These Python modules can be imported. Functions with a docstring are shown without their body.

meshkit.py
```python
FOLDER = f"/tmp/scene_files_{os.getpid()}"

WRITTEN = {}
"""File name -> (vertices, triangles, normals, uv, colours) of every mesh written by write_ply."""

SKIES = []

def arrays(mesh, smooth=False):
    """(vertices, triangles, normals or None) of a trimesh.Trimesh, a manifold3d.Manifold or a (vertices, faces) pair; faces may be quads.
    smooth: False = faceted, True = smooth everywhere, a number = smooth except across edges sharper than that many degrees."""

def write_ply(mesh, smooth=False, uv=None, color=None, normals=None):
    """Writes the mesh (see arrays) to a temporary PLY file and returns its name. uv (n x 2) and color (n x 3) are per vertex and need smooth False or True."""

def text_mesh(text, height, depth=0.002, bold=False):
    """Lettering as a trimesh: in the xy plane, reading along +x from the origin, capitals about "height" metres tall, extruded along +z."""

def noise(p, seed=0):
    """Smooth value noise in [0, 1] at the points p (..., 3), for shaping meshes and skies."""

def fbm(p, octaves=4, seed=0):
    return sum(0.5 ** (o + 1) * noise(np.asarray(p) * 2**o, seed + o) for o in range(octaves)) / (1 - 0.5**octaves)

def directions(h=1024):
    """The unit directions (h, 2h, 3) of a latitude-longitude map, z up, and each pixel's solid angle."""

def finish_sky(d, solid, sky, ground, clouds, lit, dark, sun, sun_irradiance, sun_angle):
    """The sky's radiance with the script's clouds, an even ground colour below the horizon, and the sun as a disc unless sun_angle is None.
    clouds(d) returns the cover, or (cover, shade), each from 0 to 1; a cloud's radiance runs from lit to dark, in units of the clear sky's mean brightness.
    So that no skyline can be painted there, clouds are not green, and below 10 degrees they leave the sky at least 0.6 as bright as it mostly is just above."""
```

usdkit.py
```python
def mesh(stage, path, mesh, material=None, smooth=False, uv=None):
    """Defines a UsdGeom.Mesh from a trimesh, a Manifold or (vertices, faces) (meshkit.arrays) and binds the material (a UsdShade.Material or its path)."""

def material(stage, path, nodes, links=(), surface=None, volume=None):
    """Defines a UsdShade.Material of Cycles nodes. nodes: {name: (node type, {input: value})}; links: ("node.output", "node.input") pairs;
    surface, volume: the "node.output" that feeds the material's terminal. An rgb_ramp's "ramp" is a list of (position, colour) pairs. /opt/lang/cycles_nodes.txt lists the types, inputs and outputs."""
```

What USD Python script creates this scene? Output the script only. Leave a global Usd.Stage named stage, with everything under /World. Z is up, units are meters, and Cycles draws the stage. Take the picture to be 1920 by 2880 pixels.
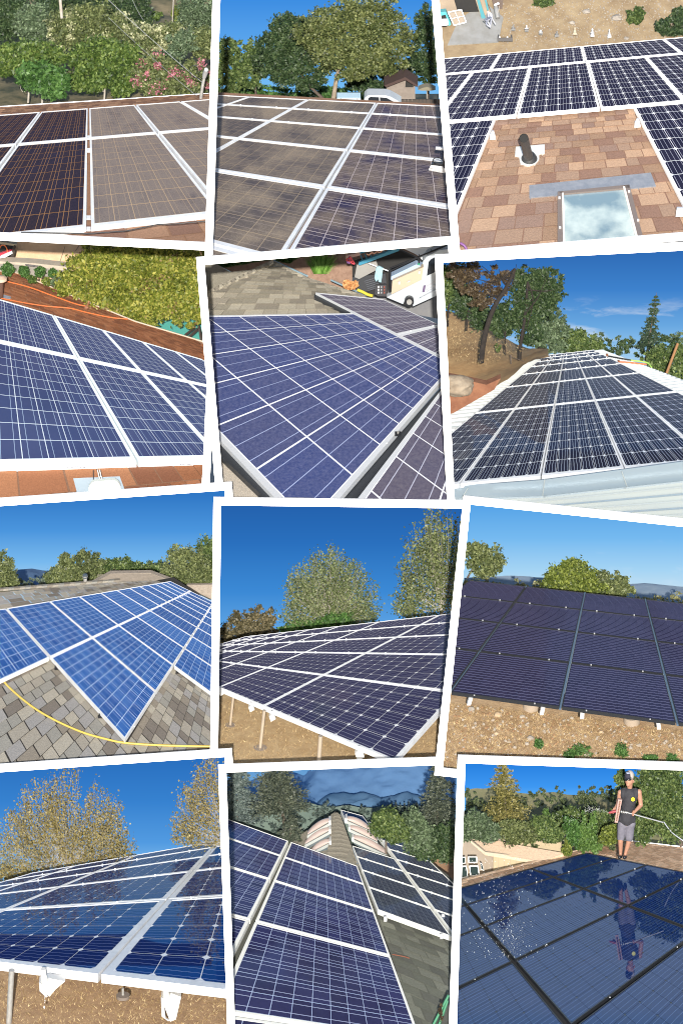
import math, numpy as np, trimesh, shapely, manifold3d, mapbox_earcut, usdkit, meshkit
from shapely.geometry import Polygon, LineString
from pxr import Usd, UsdGeom, UsdLux, UsdShade, Gf, Sdf, Vt

stage = Usd.Stage.CreateInMemory()
UsdGeom.SetStageUpAxis(stage, UsdGeom.Tokens.z); UsdGeom.SetStageMetersPerUnit(stage, 1.0)
world = UsdGeom.Xform.Define(stage, '/World'); stage.SetDefaultPrim(world.GetPrim())
UsdGeom.Scope.Define(stage, '/World/Looks')

# ---------------------------------------------------------------- camera, sky, sun, exposure
DIST, EYE = 200.0, 104.4          # the viewer stands 200 m in front of the display wall, on higher ground
cam = UsdGeom.Camera.Define(stage, '/World/camera')
cam.AddTranslateOp().Set((0, -DIST, EYE)); cam.AddRotateXYZOp().Set((90, 0, 0))
cam.CreateFocalLengthAttr(DIST); cam.CreateHorizontalApertureAttr(19.2); cam.CreateVerticalApertureAttr(28.8)
cam.CreateVerticalApertureOffsetAttr(14.4 - EYE); cam.CreateClippingRangeAttr((0.1, 2000.0))
EXPO = 0.7
cam.CreateExposureAttr(EXPO)
SUN_ELEV, SUN_AZ = math.radians(23.8), math.radians(0)       # behind the viewer, a little to the right
sun = UsdLux.DistantLight.Define(stage, '/World/sun')
sun.CreateIntensityAttr(1.15); sun.CreateAngleAttr(0.5); sun.CreateNormalizeAttr(True); sun.CreateColorAttr((1.0, 0.95, 0.87))
sun.AddRotateXYZOp().Set((90 - math.degrees(SUN_ELEV), 0, math.degrees(SUN_AZ)))
dome = UsdLux.DomeLight.Define(stage, '/World/sky_dome')
dm = usdkit.material(stage, '/World/Looks/sky_light', {
    's': ('sky_texture', {'sky_type': 'single_scattering', 'sun_disc': False, 'sun_elevation': SUN_ELEV, 'sun_rotation': math.atan2(math.sin(SUN_AZ), -math.cos(SUN_AZ))}),
    'b': ('background_shader', {'strength': 0.11})}, [('s.color', 'b.color')], surface='b.background')
UsdShade.MaterialBindingAPI.Apply(dome.GetPrim()).Bind(dm)

# ---------------------------------------------------------------- naming and tagging
taken = {}
def path_for(name, parent=None):
    base = str(parent.GetPath()) if parent is not None else '/World'
    k = taken.get((base, name), 0); taken[(base, name)] = k + 1
    return f'{base}/{name}' + (f'_{k:03d}' if k else '')
def tag(p, label=None, cat=None, group=None, kind=None):
    p = p.GetPrim() if hasattr(p, 'GetPrim') else p
    for k, v in (('label', label), ('category', cat), ('group', group), ('kind', kind)):
        if v: p.SetCustomDataByKey(k, v)
    return p
def thing(name, label, cat, group=None, at=None, kind=None):
    x = UsdGeom.Xform.Define(stage, path_for(name))
    return tag(x, label, cat, group, kind)
def put(name, vf, mat, parent=None, smooth=False, uv=None, label=None, cat=None, group=None, kind=None):
    """One mesh of the scene."""
    if isinstance(vf, tuple) and len(vf[1]) == 0: return None
    if uv is None and str(mat.GetPath() if hasattr(mat, 'GetPath') else mat) in LEAFY:           # every leaf has its own shade
        n = len(vf[0]); k = 5 if name == 'blades' else 3 if n % 3 == 0 and len(vf[1]) * 3 == n else 4; r = np.random.default_rng(n); uv = np.repeat(r.random((n // k + 1, 2)), k, 0)[:n]
    m = usdkit.mesh(stage, path_for(name, parent), vf, mat, smooth=smooth, uv=uv)
    return tag(m, label, cat, group, kind)
def join(parts):
    V, F, n = [], [], 0
    for v, f in parts:
        v = np.asarray(v, float).reshape(-1, 3); f = np.asarray(f, int).reshape(-1, 3)
        V.append(v); F.append(f + n); n += len(v)
    return (np.vstack(V), np.vstack(F)) if V else (np.zeros((0, 3)), np.zeros((0, 3), int))

# ---------------------------------------------------------------- materials
def lin(r, g, b):
    return tuple(((c / 255 + 0.055) / 1.055) ** 2.4 if c > 10 else c / 255 / 12.92 for c in (r, g, b))
mats = {}
LEAF_TONE = 1.0; LEAFY = set()
def plain(name, col, rough=0.6, metal=0.0, col2=None, scale=6.0, bump=0.0, bscale=40.0, spec=0.5, detail=4, ramp=None, stretch=None):
    """A principled surface whose colour wanders between col and col2, with fine relief."""
    if name in mats: return mats[name]
    n = {'p': ('principled_bsdf', {'base_color': col, 'roughness': rough, 'metallic': metal, 'specular_ior_level': spec}), 'g': ('texture_coordinate', {})}
    l = []
    src = 'g.object'
    if stretch: n['m'] = ('mapping', {'scale': stretch}); l.append(('g.object', 'm.vector')); src = 'm.vector'
    if col2 is not None:
        n['n'] = ('noise_texture', {'scale': scale, 'detail': detail, 'roughness': 0.65}); l.append((src, 'n.vector'))
        n['r'] = ('rgb_ramp', {'ramp': ramp or [(0.32, col), (0.68, col2)]}); l += [('n.fac', 'r.fac'), ('r.color', 'p.base_color')]
    if bump:
        n['bn'] = ('noise_texture', {'scale': bscale, 'detail': 3}); n['b'] = ('bump', {'strength': bump, 'distance': 0.02})
        l += [(src, 'bn.vector'), ('bn.fac', 'b.height'), ('b.normal', 'p.normal')]
    mats[name] = usdkit.material(stage, '/World/Looks/' + name, n, l, surface='p.BSDF'); return mats[name]
def leafy(name, dark, mid, light, trans=0.3, rough=0.5):
    if name in mats: return mats[name]
    dark, mid, light = (tuple(min(c * LEAF_TONE * k, .8) for c in q) for q, k in ((dark, .5), (mid, .95), (light, 1.35)))
    n = {'g': ('geometry', {}), 'c': ('texture_coordinate', {}), 'u': ('separate_xyz', {}), 'nz': ('noise_texture', {'scale': 1.7, 'detail': 2}), 'mf': ('mix_float', {'fac': .4}), 'r': ('rgb_ramp', {'ramp': [(0.1, dark), (0.5, mid), (.9, light)]}), 'p': ('principled_bsdf', {'roughness': rough, 'specular_ior_level': 0.35}),
         't': ('translucent_bsdf', {}), 'x': ('mix_closure', {'fac': trans})}
    l = [('c.UV', 'u.vector'), ('g.position', 'nz.vector'), ('u.x', 'mf.a'), ('nz.fac', 'mf.b'), ('mf.result', 'r.fac'), ('r.color', 'p.base_color'), ('r.color', 't.color'), ('p.BSDF', 'x.closure1'), ('t.BSDF', 'x.closure2')]
    mats[name] = usdkit.material(stage, '/World/Looks/' + name, n, l, surface='x.closure'); LEAFY.add(str(mats[name].GetPath())); return mats[name]
def cellmat(name, c1, c2, line, nb=3, along='u', lw=0.03, dust=None, dusty=(0.45, 0.6), dscale=1.2, rough=0.08, spec=0.5, tint=(1, 1, 1)):
    """Solar cell: crystalline tone that differs cell by cell, thin printed conductors, and real dirt where the glass is unwashed."""
    if name in mats: return mats[name]
    n = {'t': ('texture_coordinate', {}), 's': ('separate_xyz', {}), 'k': ('math', {'math_type': 'multiply', 'value2': float(nb)}), 'f': ('math', {'math_type': 'fraction'}),
         'h': ('math', {'math_type': 'subtract', 'value2': 0.5}), 'a': ('math', {'math_type': 'absolute'}), 'c': ('math', {'math_type': 'less_than', 'value2': lw * nb / 2}),
         'o': ('object_info', {}), 'g': ('geometry', {}), 'q': ('math', {'math_type': 'add'}), 'qq': ('math', {'math_type': 'fraction'}),
         'nz': ('noise_texture', {'scale': 2.3, 'detail': 5, 'roughness': 0.7}), 'qm': ('mix_float', {'fac': 0.55}),
         'm': ('mix_color', {'a': c1, 'b': c2}), 'ml': ('mix_color', {'b': line}), 'p': ('principled_bsdf', {'roughness': rough, 'specular_ior_level': spec, 'specular_tint': tint})}
    l = [('t.UV', 's.vector'), ('s.x' if along == 'u' else 's.y', 'k.value1'), ('k.value', 'f.value1'), ('f.value', 'h.value1'), ('h.value', 'a.value1'), ('a.value', 'c.value1'),
         ('o.random', 'q.value1'), ('g.random_per_island', 'q.value2'), ('q.value', 'qq.value1'), ('g.position', 'nz.vector'), ('qq.value', 'qm.a'), ('nz.fac', 'qm.b'), ('qm.result', 'm.fac'),
         ('m.result', 'ml.a'), ('c.value', 'ml.fac')]
    out = 'ml.result'
    if dust is not None:
        n |= {'dn': ('noise_texture', {'scale': dscale, 'detail': 6, 'roughness': 0.6}), 'dr': ('rgb_ramp', {'ramp': [(dusty[0], (0, 0, 0)), (dusty[1], (1, 1, 1))]}),
              'fn': ('noise_texture', {'scale': 38.0, 'detail': 3, 'roughness': 0.8}), 'fr': ('rgb_ramp', {'ramp': [(0.36, (0.35,) * 3), (0.62, (1, 1, 1))]}),
              'dx': ('mix_color', {'blend_type': 'multiply', 'fac': 1.0}), 'bw': ('rgb_to_bw', {}), 'ds': ('math', {'math_type': 'multiply', 'value2': 0.8}), 'md': ('mix_color', {'b': dust}),
              'rr': ('map_range', {'to_min': rough, 'to_max': 0.6})}
        l += [('g.position', 'dn.vector'), ('dn.fac', 'dr.fac'), ('g.position', 'fn.vector'), ('fn.fac', 'fr.fac'), ('dr.color', 'dx.a'), ('fr.color', 'dx.b'), ('dx.result', 'bw.color'), ('bw.val', 'ds.value1'),
              ('ds.value', 'md.fac'), ('ml.result', 'md.a'), ('ds.value', 'rr.value'), ('rr.result', 'p.roughness')]
        out = 'md.result'
    l.append((out, 'p.base_color'))
    mats[name] = usdkit.material(stage, '/World/Looks/' + name, n, l, surface='p.BSDF'); return mats[name]
WHITE = plain('frame_paint', (0.86, 0.86, 0.86), 0.45, spec=0.2)
ALU = plain('aluminium', (0.74, 0.76, 0.78), 0.38, 0.25, (0.62, 0.64, 0.67), 3)
ALUD = plain('dull_aluminium', (0.45, 0.46, 0.48), 0.5, 0.3)
BLACK = plain('black_plastic', (0.012, 0.013, 0.016), 0.4)
DARK = plain('dark_void', (0.02, 0.019, 0.018), 0.9)  # near black: shade of openings and recesses put in as colour
STEEL = plain('galvanised_steel', (0.42, 0.42, 0.41), 0.45, 0.4, (0.32, 0.31, 0.29), 8)
BACK = plain('white_backsheet', (0.66, 0.69, 0.74), 0.35)
BACKBLK = plain('black_backsheet', (0.012, 0.013, 0.024), 0.12)
BARK = plain('bark', (0.06, 0.045, 0.035), 0.9, 0, (0.13, 0.10, 0.08), 9, 0.6, 30)
BARKPALE = plain('pale_bark', (0.42, 0.39, 0.34), 0.8, 0, (0.26, 0.23, 0.19), 9)

# ---------------------------------------------------------------- the collage wall: where each opening lies on it (picture units of 1 cm)
ORIG = {1: (0, 0, 620 / 1568), 2: (570, 0, 720 / 1568), 3: (1220, 0, 700 / 1568), 4: (0, 660, 640 / 1568), 5: (550, 680, 740 / 1568), 6: (1220, 680, 700 / 1568),
        7: (0, 1350, 660 / 1568), 8: (580, 1390, 730 / 1568), 9: (1210, 1390, 710 / 1568), 10: (0, 2090, 660 / 1568), 11: (610, 2120, 690 / 1568), 12: (1260, 2110, 660 / 1568)}
FRAMES = [(1, (-70, -40), 2.7, 690, 690, 0), (4, (-90, 671.6), 2.78, 690, 750, 1), (2, (620.7, -35), 1.72, 690, 750, 2), (3, (1232, -45), -4.66, 720, 752, 3), (5, (575.5, 744.5), -4.75, 686, 760, 4),
          (6, (1245.4, 738), -2.85, 720, 760, 5), (7, (-57.3, 1428), -4.0, 690, 760, 5.5), (8, (622, 1421.7), 0.73, 700, 740, 6), (10, (-57.4, 2176.9), -3.9, 690, 745, 7), (11, (636.4, 2173.7), -1.98, 690, 760, 8),
          (9, (1323, 1419.4), 5.98, 700, 746, 9), (12, (1308.4, 2148), 1.85, 700, 760, 10)]
BORDER = 22.5
def rect(o, deg, w, h, grow=0):
    c, s = math.cos(math.radians(deg)), math.sin(math.radians(deg))
    R = np.array([[-grow, -grow], [w + grow, -grow], [w + grow, h + grow], [-grow, h + grow]], float)
    return np.c_[o[0] + c * R[:, 0] - s * R[:, 1], o[1] + s * R[:, 0] + c * R[:, 1]]
CAM = np.array([0, -DIST, EYE])
def wall(g): g = np.atleast_2d(np.asarray(g, float)); return np.c_[(g[:, 0] - 960) * .01, np.zeros(len(g)), (2880 - g[:, 1]) * .01]
def sight(g): return wall(g) - CAM
def at_depth(g, d):
    d = np.broadcast_to(np.asarray(d, float), len(np.atleast_2d(g))); return CAM + sight(g) * ((DIST + d) / DIST)[:, None]
def to_wall(P):
    P = np.atleast_2d(P) - CAM; w = P * (DIST / P[:, 1])[:, None] + CAM
    return np.c_[w[:, 0] * 100 + 960, 2880 - w[:, 2] * 100]
def tri(poly):
    rings = [np.asarray(poly.exterior.coords)[:-1, :2]] + [np.asarray(i.coords)[:-1, :2] for i in poly.interiors]
    v = np.vstack(rings); e = np.cumsum([len(r) for r in rings]).astype(np.uint32)
    return v, mapbox_earcut.triangulate_float64(np.ascontiguousarray(v), e).reshape(-1, 3), rings
def polys(g):
    return [p for p in getattr(g, 'geoms', [g]) if p.geom_type == 'Polygon' and p.area > 0.5]

class Plane:
    def __init__(s, p, n): s.p, s.n = np.asarray(p, float), np.asarray(n, float) / np.linalg.norm(n)
    def hit(s, g, lift=0.0):
        r = sight(g); t = ((s.p + s.n * lift - CAM) @ s.n) / (r @ s.n); return CAM + r * t[:, None]
    def off(s, h): return Plane(s.p + s.n * h, s.n)

opening = {}
above = {}
for i, (k, o, a, w, h, od) in enumerate(FRAMES):
    over = [Polygon(rect(*f[1:5], BORDER)) for f in FRAMES[i + 1:]]
    above[k] = shapely.union_all(over) if over else Polygon()
    opening[k] = Polygon(rect(o, a, w, h)).difference(above[k]).intersection(shapely.box(-60, -60, 1980, 2940))
def solid(poly, plane, up=0.0, down=0.05):
    """A flat piece of the outline poly, cut from a sheet lying on the plane: (vertices, faces)."""
    out = []
    for p in polys(poly):
        p = shapely.segmentize(p, 1e9)
        v, f, rings = tri(p)
        t = plane.hit(v, up); b = t - plane.n * (up + down)
        F = [f]; n = len(v); k = 0
        if (np.cross(t[f[0, 1]] - t[f[0, 0]], t[f[0, 2]] - t[f[0, 0]]) @ plane.n) < 0: F = [f[:, ::-1]]
        for r in rings:
            i = np.arange(len(r)) + k; j = np.roll(i, -1); k += len(r)
            F += [np.c_[i, j, j + n], np.c_[i, j + n, i + n]]
        out.append((np.vstack([t, b]), np.vstack(F)))
    return join(out)

DEEP = {1: 3.12, 2: 3.57, 3: 2.47, 4: 2.29, 5: 2.16, 6: 2.53, 7: 1.35, 8: 1.24, 9: 1.33, 10: 1.06, 11: 1.11, 12: 1.08}      # how deep each bay is built
class Bay:
    def __init__(s, k):
        s.k, (s.ox, s.oy, s.s) = k, ORIG[k]
        s.open = max(polys(opening[k]), key=lambda p: p.area); s.clip = s.open.buffer(5, join_style='mitre'); s.hull = s.clip
        shapely.prepare(s.clip); s.rng = np.random.default_rng(100 + k); s.k_deep = DEEP.get(k, 1.0)
    def g(s, p): p = np.atleast_2d(np.asarray(p, float))[:, :2]; return p * s.s + (s.ox, s.oy)
    def at(s, x, y, d): return at_depth(s.g([(x, y)]), d * s.k_deep)[0]
    def size(s, d): return s.s * .01 * (1 + d * s.k_deep / DIST)
    def plane(s, x, y, d, tilt, roll=0):
        t, r = math.radians(tilt), math.radians(roll)
        return Plane(s.at(x, y, d), (math.sin(r), -math.sin(t) * math.cos(r), math.cos(t) * math.cos(r)))
    def plane3(s, a): P = np.array([s.at(*q) for q in a[:3]]); n = np.cross(P[1] - P[0], P[2] - P[0]); n = n if n @ (CAM - P[0]) > 0 else -n; return Plane(P[0], n)
    def cut(s, pts): return Polygon(s.g(pts)).buffer(0).intersection(s.clip)
    def sheet(s, name, pts, plane, mat, parent=None, up=0, down=.05, **kw):
        return put(name, solid(s.cut(pts), plane, up, down), mat, parent, **kw)
    def facing(s, pts, d, thick, name, mat, parent=None, **kw):
        """A piece of outline pts standing upright at depth d, thick metres deep."""
        return put(name, solid(s.cut(pts), Plane((0, d * s.k_deep, 0), (0, -1, 0)), 0, thick), mat, parent, **kw)
    def inside(s, P): return shapely.contains_xy(s.clip, *to_wall(P).T)
    def tube(s, pts, r, name, mat, parent=None, n=8, **kw):
        P = np.array([s.at(*p[:3]) for p in pts]); r = np.broadcast_to(np.asarray(r, float), len(P)) * s.s * .01
        if not s.inside(P).all():
            k = np.linspace(0, len(P) - 1, 12 * len(P)); r = np.interp(k, np.arange(len(P)), r); P = np.array([np.interp(k, np.arange(len(P)), P[:, j]) for j in range(3)]).T; ok = s.inside(P); P, r = P[ok], r[ok]
            if len(P) < 2: return None
        return put(name, tube(P, r, n), mat, parent, smooth=50, **kw)
def tube(P, r, n=8, cap=True):
    P = np.asarray(P, float); r = np.broadcast_to(r, len(P)); T = np.gradient(P, axis=0) if len(P) > 1 else P; T /= np.linalg.norm(T, axis=1)[:, None] + 1e-12
    ref = np.array([0.3, 0.9, 0.2]); U = np.cross(T, ref); U /= np.linalg.norm(U, axis=1)[:, None] + 1e-12; W = np.cross(T, U)
    a = np.arange(n) * 2 * np.pi / n
    V = (P[:, None] + r[:, None, None] * (np.cos(a)[None, :, None] * U[:, None] + np.sin(a)[None, :, None] * W[:, None])).reshape(-1, 3)
    F = []; m = len(P)
    for i in range(m - 1):
        A = np.arange(n) + i * n; B = np.roll(np.arange(n), -1) + i * n
        F += [np.c_[A, B, B + n], np.c_[A, B + n, A + n]]
    if cap:
        V = np.vstack([V, P[0], P[-1]]); A = np.arange(n); B = np.roll(A, -1); F += [np.c_[B, A, np.full(n, m * n)], np.c_[A + (m - 1) * n, B + (m - 1) * n, np.full(n, m * n + 1)]]
    return V, np.vstack(F)
def curve(pts, k=6):
    """A smooth line through the points (Catmull-Rom)."""
    p = np.asarray(pts, float); p = np.vstack([2 * p[0] - p[1], p, 2 * p[-1] - p[-2]]); out = []
    for i in range(1, len(p) - 2):
        for t in np.arange(k) / k:
            a, b, c, d = p[i - 1], p[i], p[i + 1], p[i + 2]
            out.append(.5 * (2 * b + (c - a) * t + (2 * a - 5 * b + 4 * c - d) * t * t + (3 * b - a - 3 * c + d) * t ** 3))
    return np.array(out + [p[-2]])
def cut_mesh(b, vf):
    """Only the faces that lie in the bay."""
    v, f = vf; ok = b.inside(v)[f].all(1); f = f[ok]
    u, i = np.unique(f, return_inverse=True)
    return v[u], i.reshape(-1, 3)

# ---------------------------------------------------------------- ground in front of and below the wall, and the twelve white frames
GROUND = plain('yard_concrete', (0.3, 0.29, 0.27), 0.9, 0, (0.22, 0.21, 0.2), 0.6)
put('ground', (np.array([[-300, -300, -6], [300, -300, -6], [300, 300, -6], [-300, 300, -6]], float), np.array([[0, 1, 2], [0, 2, 3]])), GROUND, kind='structure')
VIEW = {4: 'blue panels below the yellow shrub', 2: 'oak trees behind dusty panels', 3: 'vent pipe and skylight between panels', 5: 'panels beside the white pickup', 6: 'panels on the metal roof',
        7: 'stepped blue panels above a yellow hose', 8: 'ground panels and the round green tree', 9: 'black panels on dry ground', 10: 'wet panels and the golden tree', 11: 'dome skylights and blue mountains', 12: 'person rinsing black panels'}
for i, (k, o, a, w, h, od) in enumerate(FRAMES):
    inner = rect(o, a, w, h); outer = rect(o, a, w, h, BORDER); fr = None
    face = Plane((0, -.05 * od - .05, 0), (0, -1, 0))
    for e in range(4):
        j = (e + 1) % 4
        rail = Polygon([outer[e], outer[j], inner[j], inner[e]]).difference(above[k]).intersection(shapely.box(-80, -80, 2000, 2960))
        if rail.intersection(shapely.box(0, 0, 1920, 2880)).area < 150 or k == 1: continue
        if fr is None: fr = thing('picture_frame', f'white frame around the picture of {VIEW[k]}', 'picture frame', 'white frames of the display wall')
        put('rail', solid(rail, face, 0, .045), WHITE, fr)

# ---------------------------------------------------------------- shared builders
def fit(c):
    P = np.array([[*a, *q] for a, q in c], float); m, sd = P[:, 2:].mean(0), P[:, 2:].std(); A = []
    for u, v, x, y in P:
        x, y = (x - m[0]) / sd, (y - m[1]) / sd
        A += [[u, v, 1, 0, 0, 0, -x * u, -x * v, -x], [0, 0, 0, u, v, 1, -y * u, -y * v, -y]]
    return np.array([[sd, 0, m[0]], [0, sd, m[1]], [0, 0, 1]]) @ np.linalg.svd(np.array(A))[2][-1].reshape(3, 3)
def lay(H, p):
    q = np.c_[np.atleast_2d(np.asarray(p, float)), np.ones(len(np.atleast_2d(p)))] @ H.T; return q[:, :2] / q[:, 2:]
WORD = ['first', 'second', 'third', 'fourth', 'fifth', 'sixth', 'seventh', 'eighth', 'ninth', 'tenth', 'eleventh', 'twelfth', 'thirteenth']
stat = {'cells': 0, 'panels': 0, 'shingles': 0}
def array(b, H, plane, rects, cells, back, frame, look, scene, fw=.02, gap=.012, thick=.1, cgap=.03, chamfer=0.0, big=100, clamps=True, unit=(1, 1), group=None):
    """Solar panels laid out on the plane. rects: (row, u0, v0, u1, v1, cells along u, cells along v); H leads from layout to outline."""
    Hi = np.linalg.inv(H); vis = []
    for r in rects:
        _, u0, v0, u1, v1, nu, nv = r
        q = lay(H, [(u0, v0), (u1, v0), (u1, v1), (u0, v1)])
        w = np.c_[(u0, u1, u1, u0), (v0, v0, v1, v1), np.ones(4)] @ H.T
        if not (np.sign(w[:, 2]) == np.sign(w[0, 2])).all(): continue
        P = Polygon(b.g(q)); 
        if not P.is_valid or P.intersection(b.open).area < 60: continue
        vis.append((r, q, P))
    rows = {}
    for v in vis: rows.setdefault(v[0][0], []).append(v)
    for rk in rows: rows[rk].sort(key=lambda v: v[1][:, 0].mean())
    order = sorted(rows, key=lambda k: -np.mean([v[2].centroid.y for v in rows[k]]))
    for rn, rk in enumerate(order):
        for cn, (r, q, P) in enumerate(rows[rk]):
            _, u0, v0, u1, v1, nu, nv = r
            fu, fv, gu, gv = fw * unit[0], fw * unit[1], gap * unit[0], gap * unit[1]
            rowname = 'front row' if rn == 0 else ('back row' if rn == len(order) - 1 and rn > 0 else f'{WORD[rn]} row')
            cnt = len(rows[rk]); colname = 'only one' if cnt == 1 else ('leftmost' if cn == 0 else ('rightmost' if cn == cnt - 1 else f'{WORD[cn]} from left'))
            t = thing('solar_panel', f'{look} solar panel, {rowname}, {colname}, {scene}', 'solar panel', group or f'solar panels {scene}')
            stat['panels'] += 1
            U0, V0, U1, V1 = u0 + gu, v0 + gv, u1 - gu, v1 - gv; a0, b0, a1, b1 = U0 + fu, V0 + fv, U1 - fu, V1 - fv
            def px(p): return b.g(lay(H, p))
            bars = []
            for Q in ([(U0, V0), (U1, V0), (U1, b0), (U0, b0)], [(U0, b1), (U1, b1), (U1, V1), (U0, V1)], [(U0, b0), (a0, b0), (a0, b1), (U0, b1)], [(a1, b0), (U1, b0), (U1, b1), (a1, b1)]):
                bars.append(solid(Polygon(px(Q)).buffer(0).intersection(b.clip), plane, .02, thick))
            put('frame', join(bars), frame, t)
            put('backsheet', solid(Polygon(px([(a0, b0), (a1, b0), (a1, b1), (a0, b1)])).buffer(0).intersection(b.clip), plane, 0, .02), back, t)
            du, dv = (a1 - a0) / nu, (b1 - b0) / nv; c = chamfer
            g0 = cgap / 2
            if c: O = np.array([(g0 + c, g0), (1 - g0 - c, g0), (1 - g0, g0 + c), (1 - g0, 1 - g0 - c), (1 - g0 - c, 1 - g0), (g0 + c, 1 - g0), (g0, 1 - g0 - c), (g0, g0 + c)])
            else: O = np.array([(g0, g0), (1 - g0, g0), (1 - g0, 1 - g0), (g0, 1 - g0)])
            I, J = np.meshgrid(np.arange(nu), np.arange(nv)); IJ = np.c_[I.ravel(), J.ravel()]
            C = IJ[:, None] + O[None]; UV = C * (du, dv) + (a0, b0)
            px_all = px(UV.reshape(-1, 2)).reshape(len(IJ), len(O), 2)
            ins = shapely.contains_xy(b.clip, px_all[..., 0].ravel(), px_all[..., 1].ravel()).reshape(len(IJ), -1)
            fan = np.array([[len(O), i, (i + 1) % len(O)] for i in range(len(O))])
            rest, restuv, n0 = [], [], 0
            for q_, i_, uv_ in zip(px_all, ins, C):
                if i_.all() and len(O) == 4 and Polygon(q_).area > 900:
                    k = np.linspace(0, 1, 5); gu_, gv_ = np.meshgrid(k, k); st = np.c_[uv_[0, 0] + (uv_[2, 0] - uv_[0, 0]) * gu_.ravel(), uv_[0, 1] + (uv_[2, 1] - uv_[0, 1]) * gv_.ravel()]
                    v = plane.hit(px(st * (du, dv) + (a0, b0)), .006); n_ = np.arange(25).reshape(5, 5); A, B_, C_, D_ = (n_[i:4 + i, j:4 + j].ravel() for i, j in ((0, 0), (0, 1), (1, 1), (1, 0))); f = np.vstack([np.c_[A, B_, C_], np.c_[A, C_, D_]])
                elif i_.all():
                    m0 = uv_.mean(0); st = np.vstack([uv_, m0]); v = plane.hit(np.vstack([q_, px([m0 * (du, dv) + (a0, b0)])]), .006); f = fan
                else:
                    whole = Polygon(q_).buffer(0); cp = polys(whole.intersection(b.clip))
                    if not cp: continue
                    if whole.area > 900 and len(O) == 4:        # large cells are cut in strips, so that the printed lines stay straight
                        k = np.linspace(0, 1, 5); bits = []
                        for x_ in range(4):
                            for y_ in range(4):
                                a_ = uv_[0] + (uv_[2] - uv_[0]) * (k[x_], k[y_]); c_ = uv_[0] + (uv_[2] - uv_[0]) * (k[x_ + 1], k[y_ + 1])
                                for p_ in polys(Polygon(px(np.array([a_, (c_[0], a_[1]), c_, (a_[0], c_[1])]) * (du, dv) + (a0, b0))).buffer(0).intersection(b.clip)): bits.append(tri(p_)[:2])
                        if not bits: continue
                        v2, f = join([(np.c_[p, np.zeros(len(p))], g_) for p, g_ in bits]); v2 = v2[:, :2]
                    else: v2, f, _ = tri(cp[0])
                    v = plane.hit(v2, .006)
                    st = (lay(Hi, (v2 - (b.ox, b.oy)) / b.s) - (a0, b0)) / (du, dv)
                if (np.cross(v[f[0, 1]] - v[f[0, 0]], v[f[0, 2]] - v[f[0, 0]]) @ plane.n) < 0: f = f[:, ::-1]
                x, y = q_[:, 0], q_[:, 1]; area = abs((x * np.roll(y, -1) - y * np.roll(x, -1)).sum()) / 2
                if area > big and area / max(np.ptp(x), np.ptp(y)) > 7 and Polygon(q_).intersects(b.open):
                    put('cell', (v, f), cells, t, uv=st); stat['cells'] += 1
                else: rest.append((v, f)); restuv.append(st)
            if rest: put('small_cells', join(rest), cells, t, uv=np.vstack(restuv), kind='stuff')
            if clamps:
                K = []
                for fx in (.22, .78):
                    for vv in (V0 - gv, ):
                        m_ = plane.hit(px([(U0 + (U1 - U0) * fx, vv)]), .02)[0]
                        if b.inside(m_)[0] and m_[1] > .1: K.append(box_at(m_, plane, b.size(2) * 8, b.size(2) * 6, .025))
                for k_ in K: put('clamp', k_, ALUD if back is BACKBLK else ALU, t)
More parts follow.
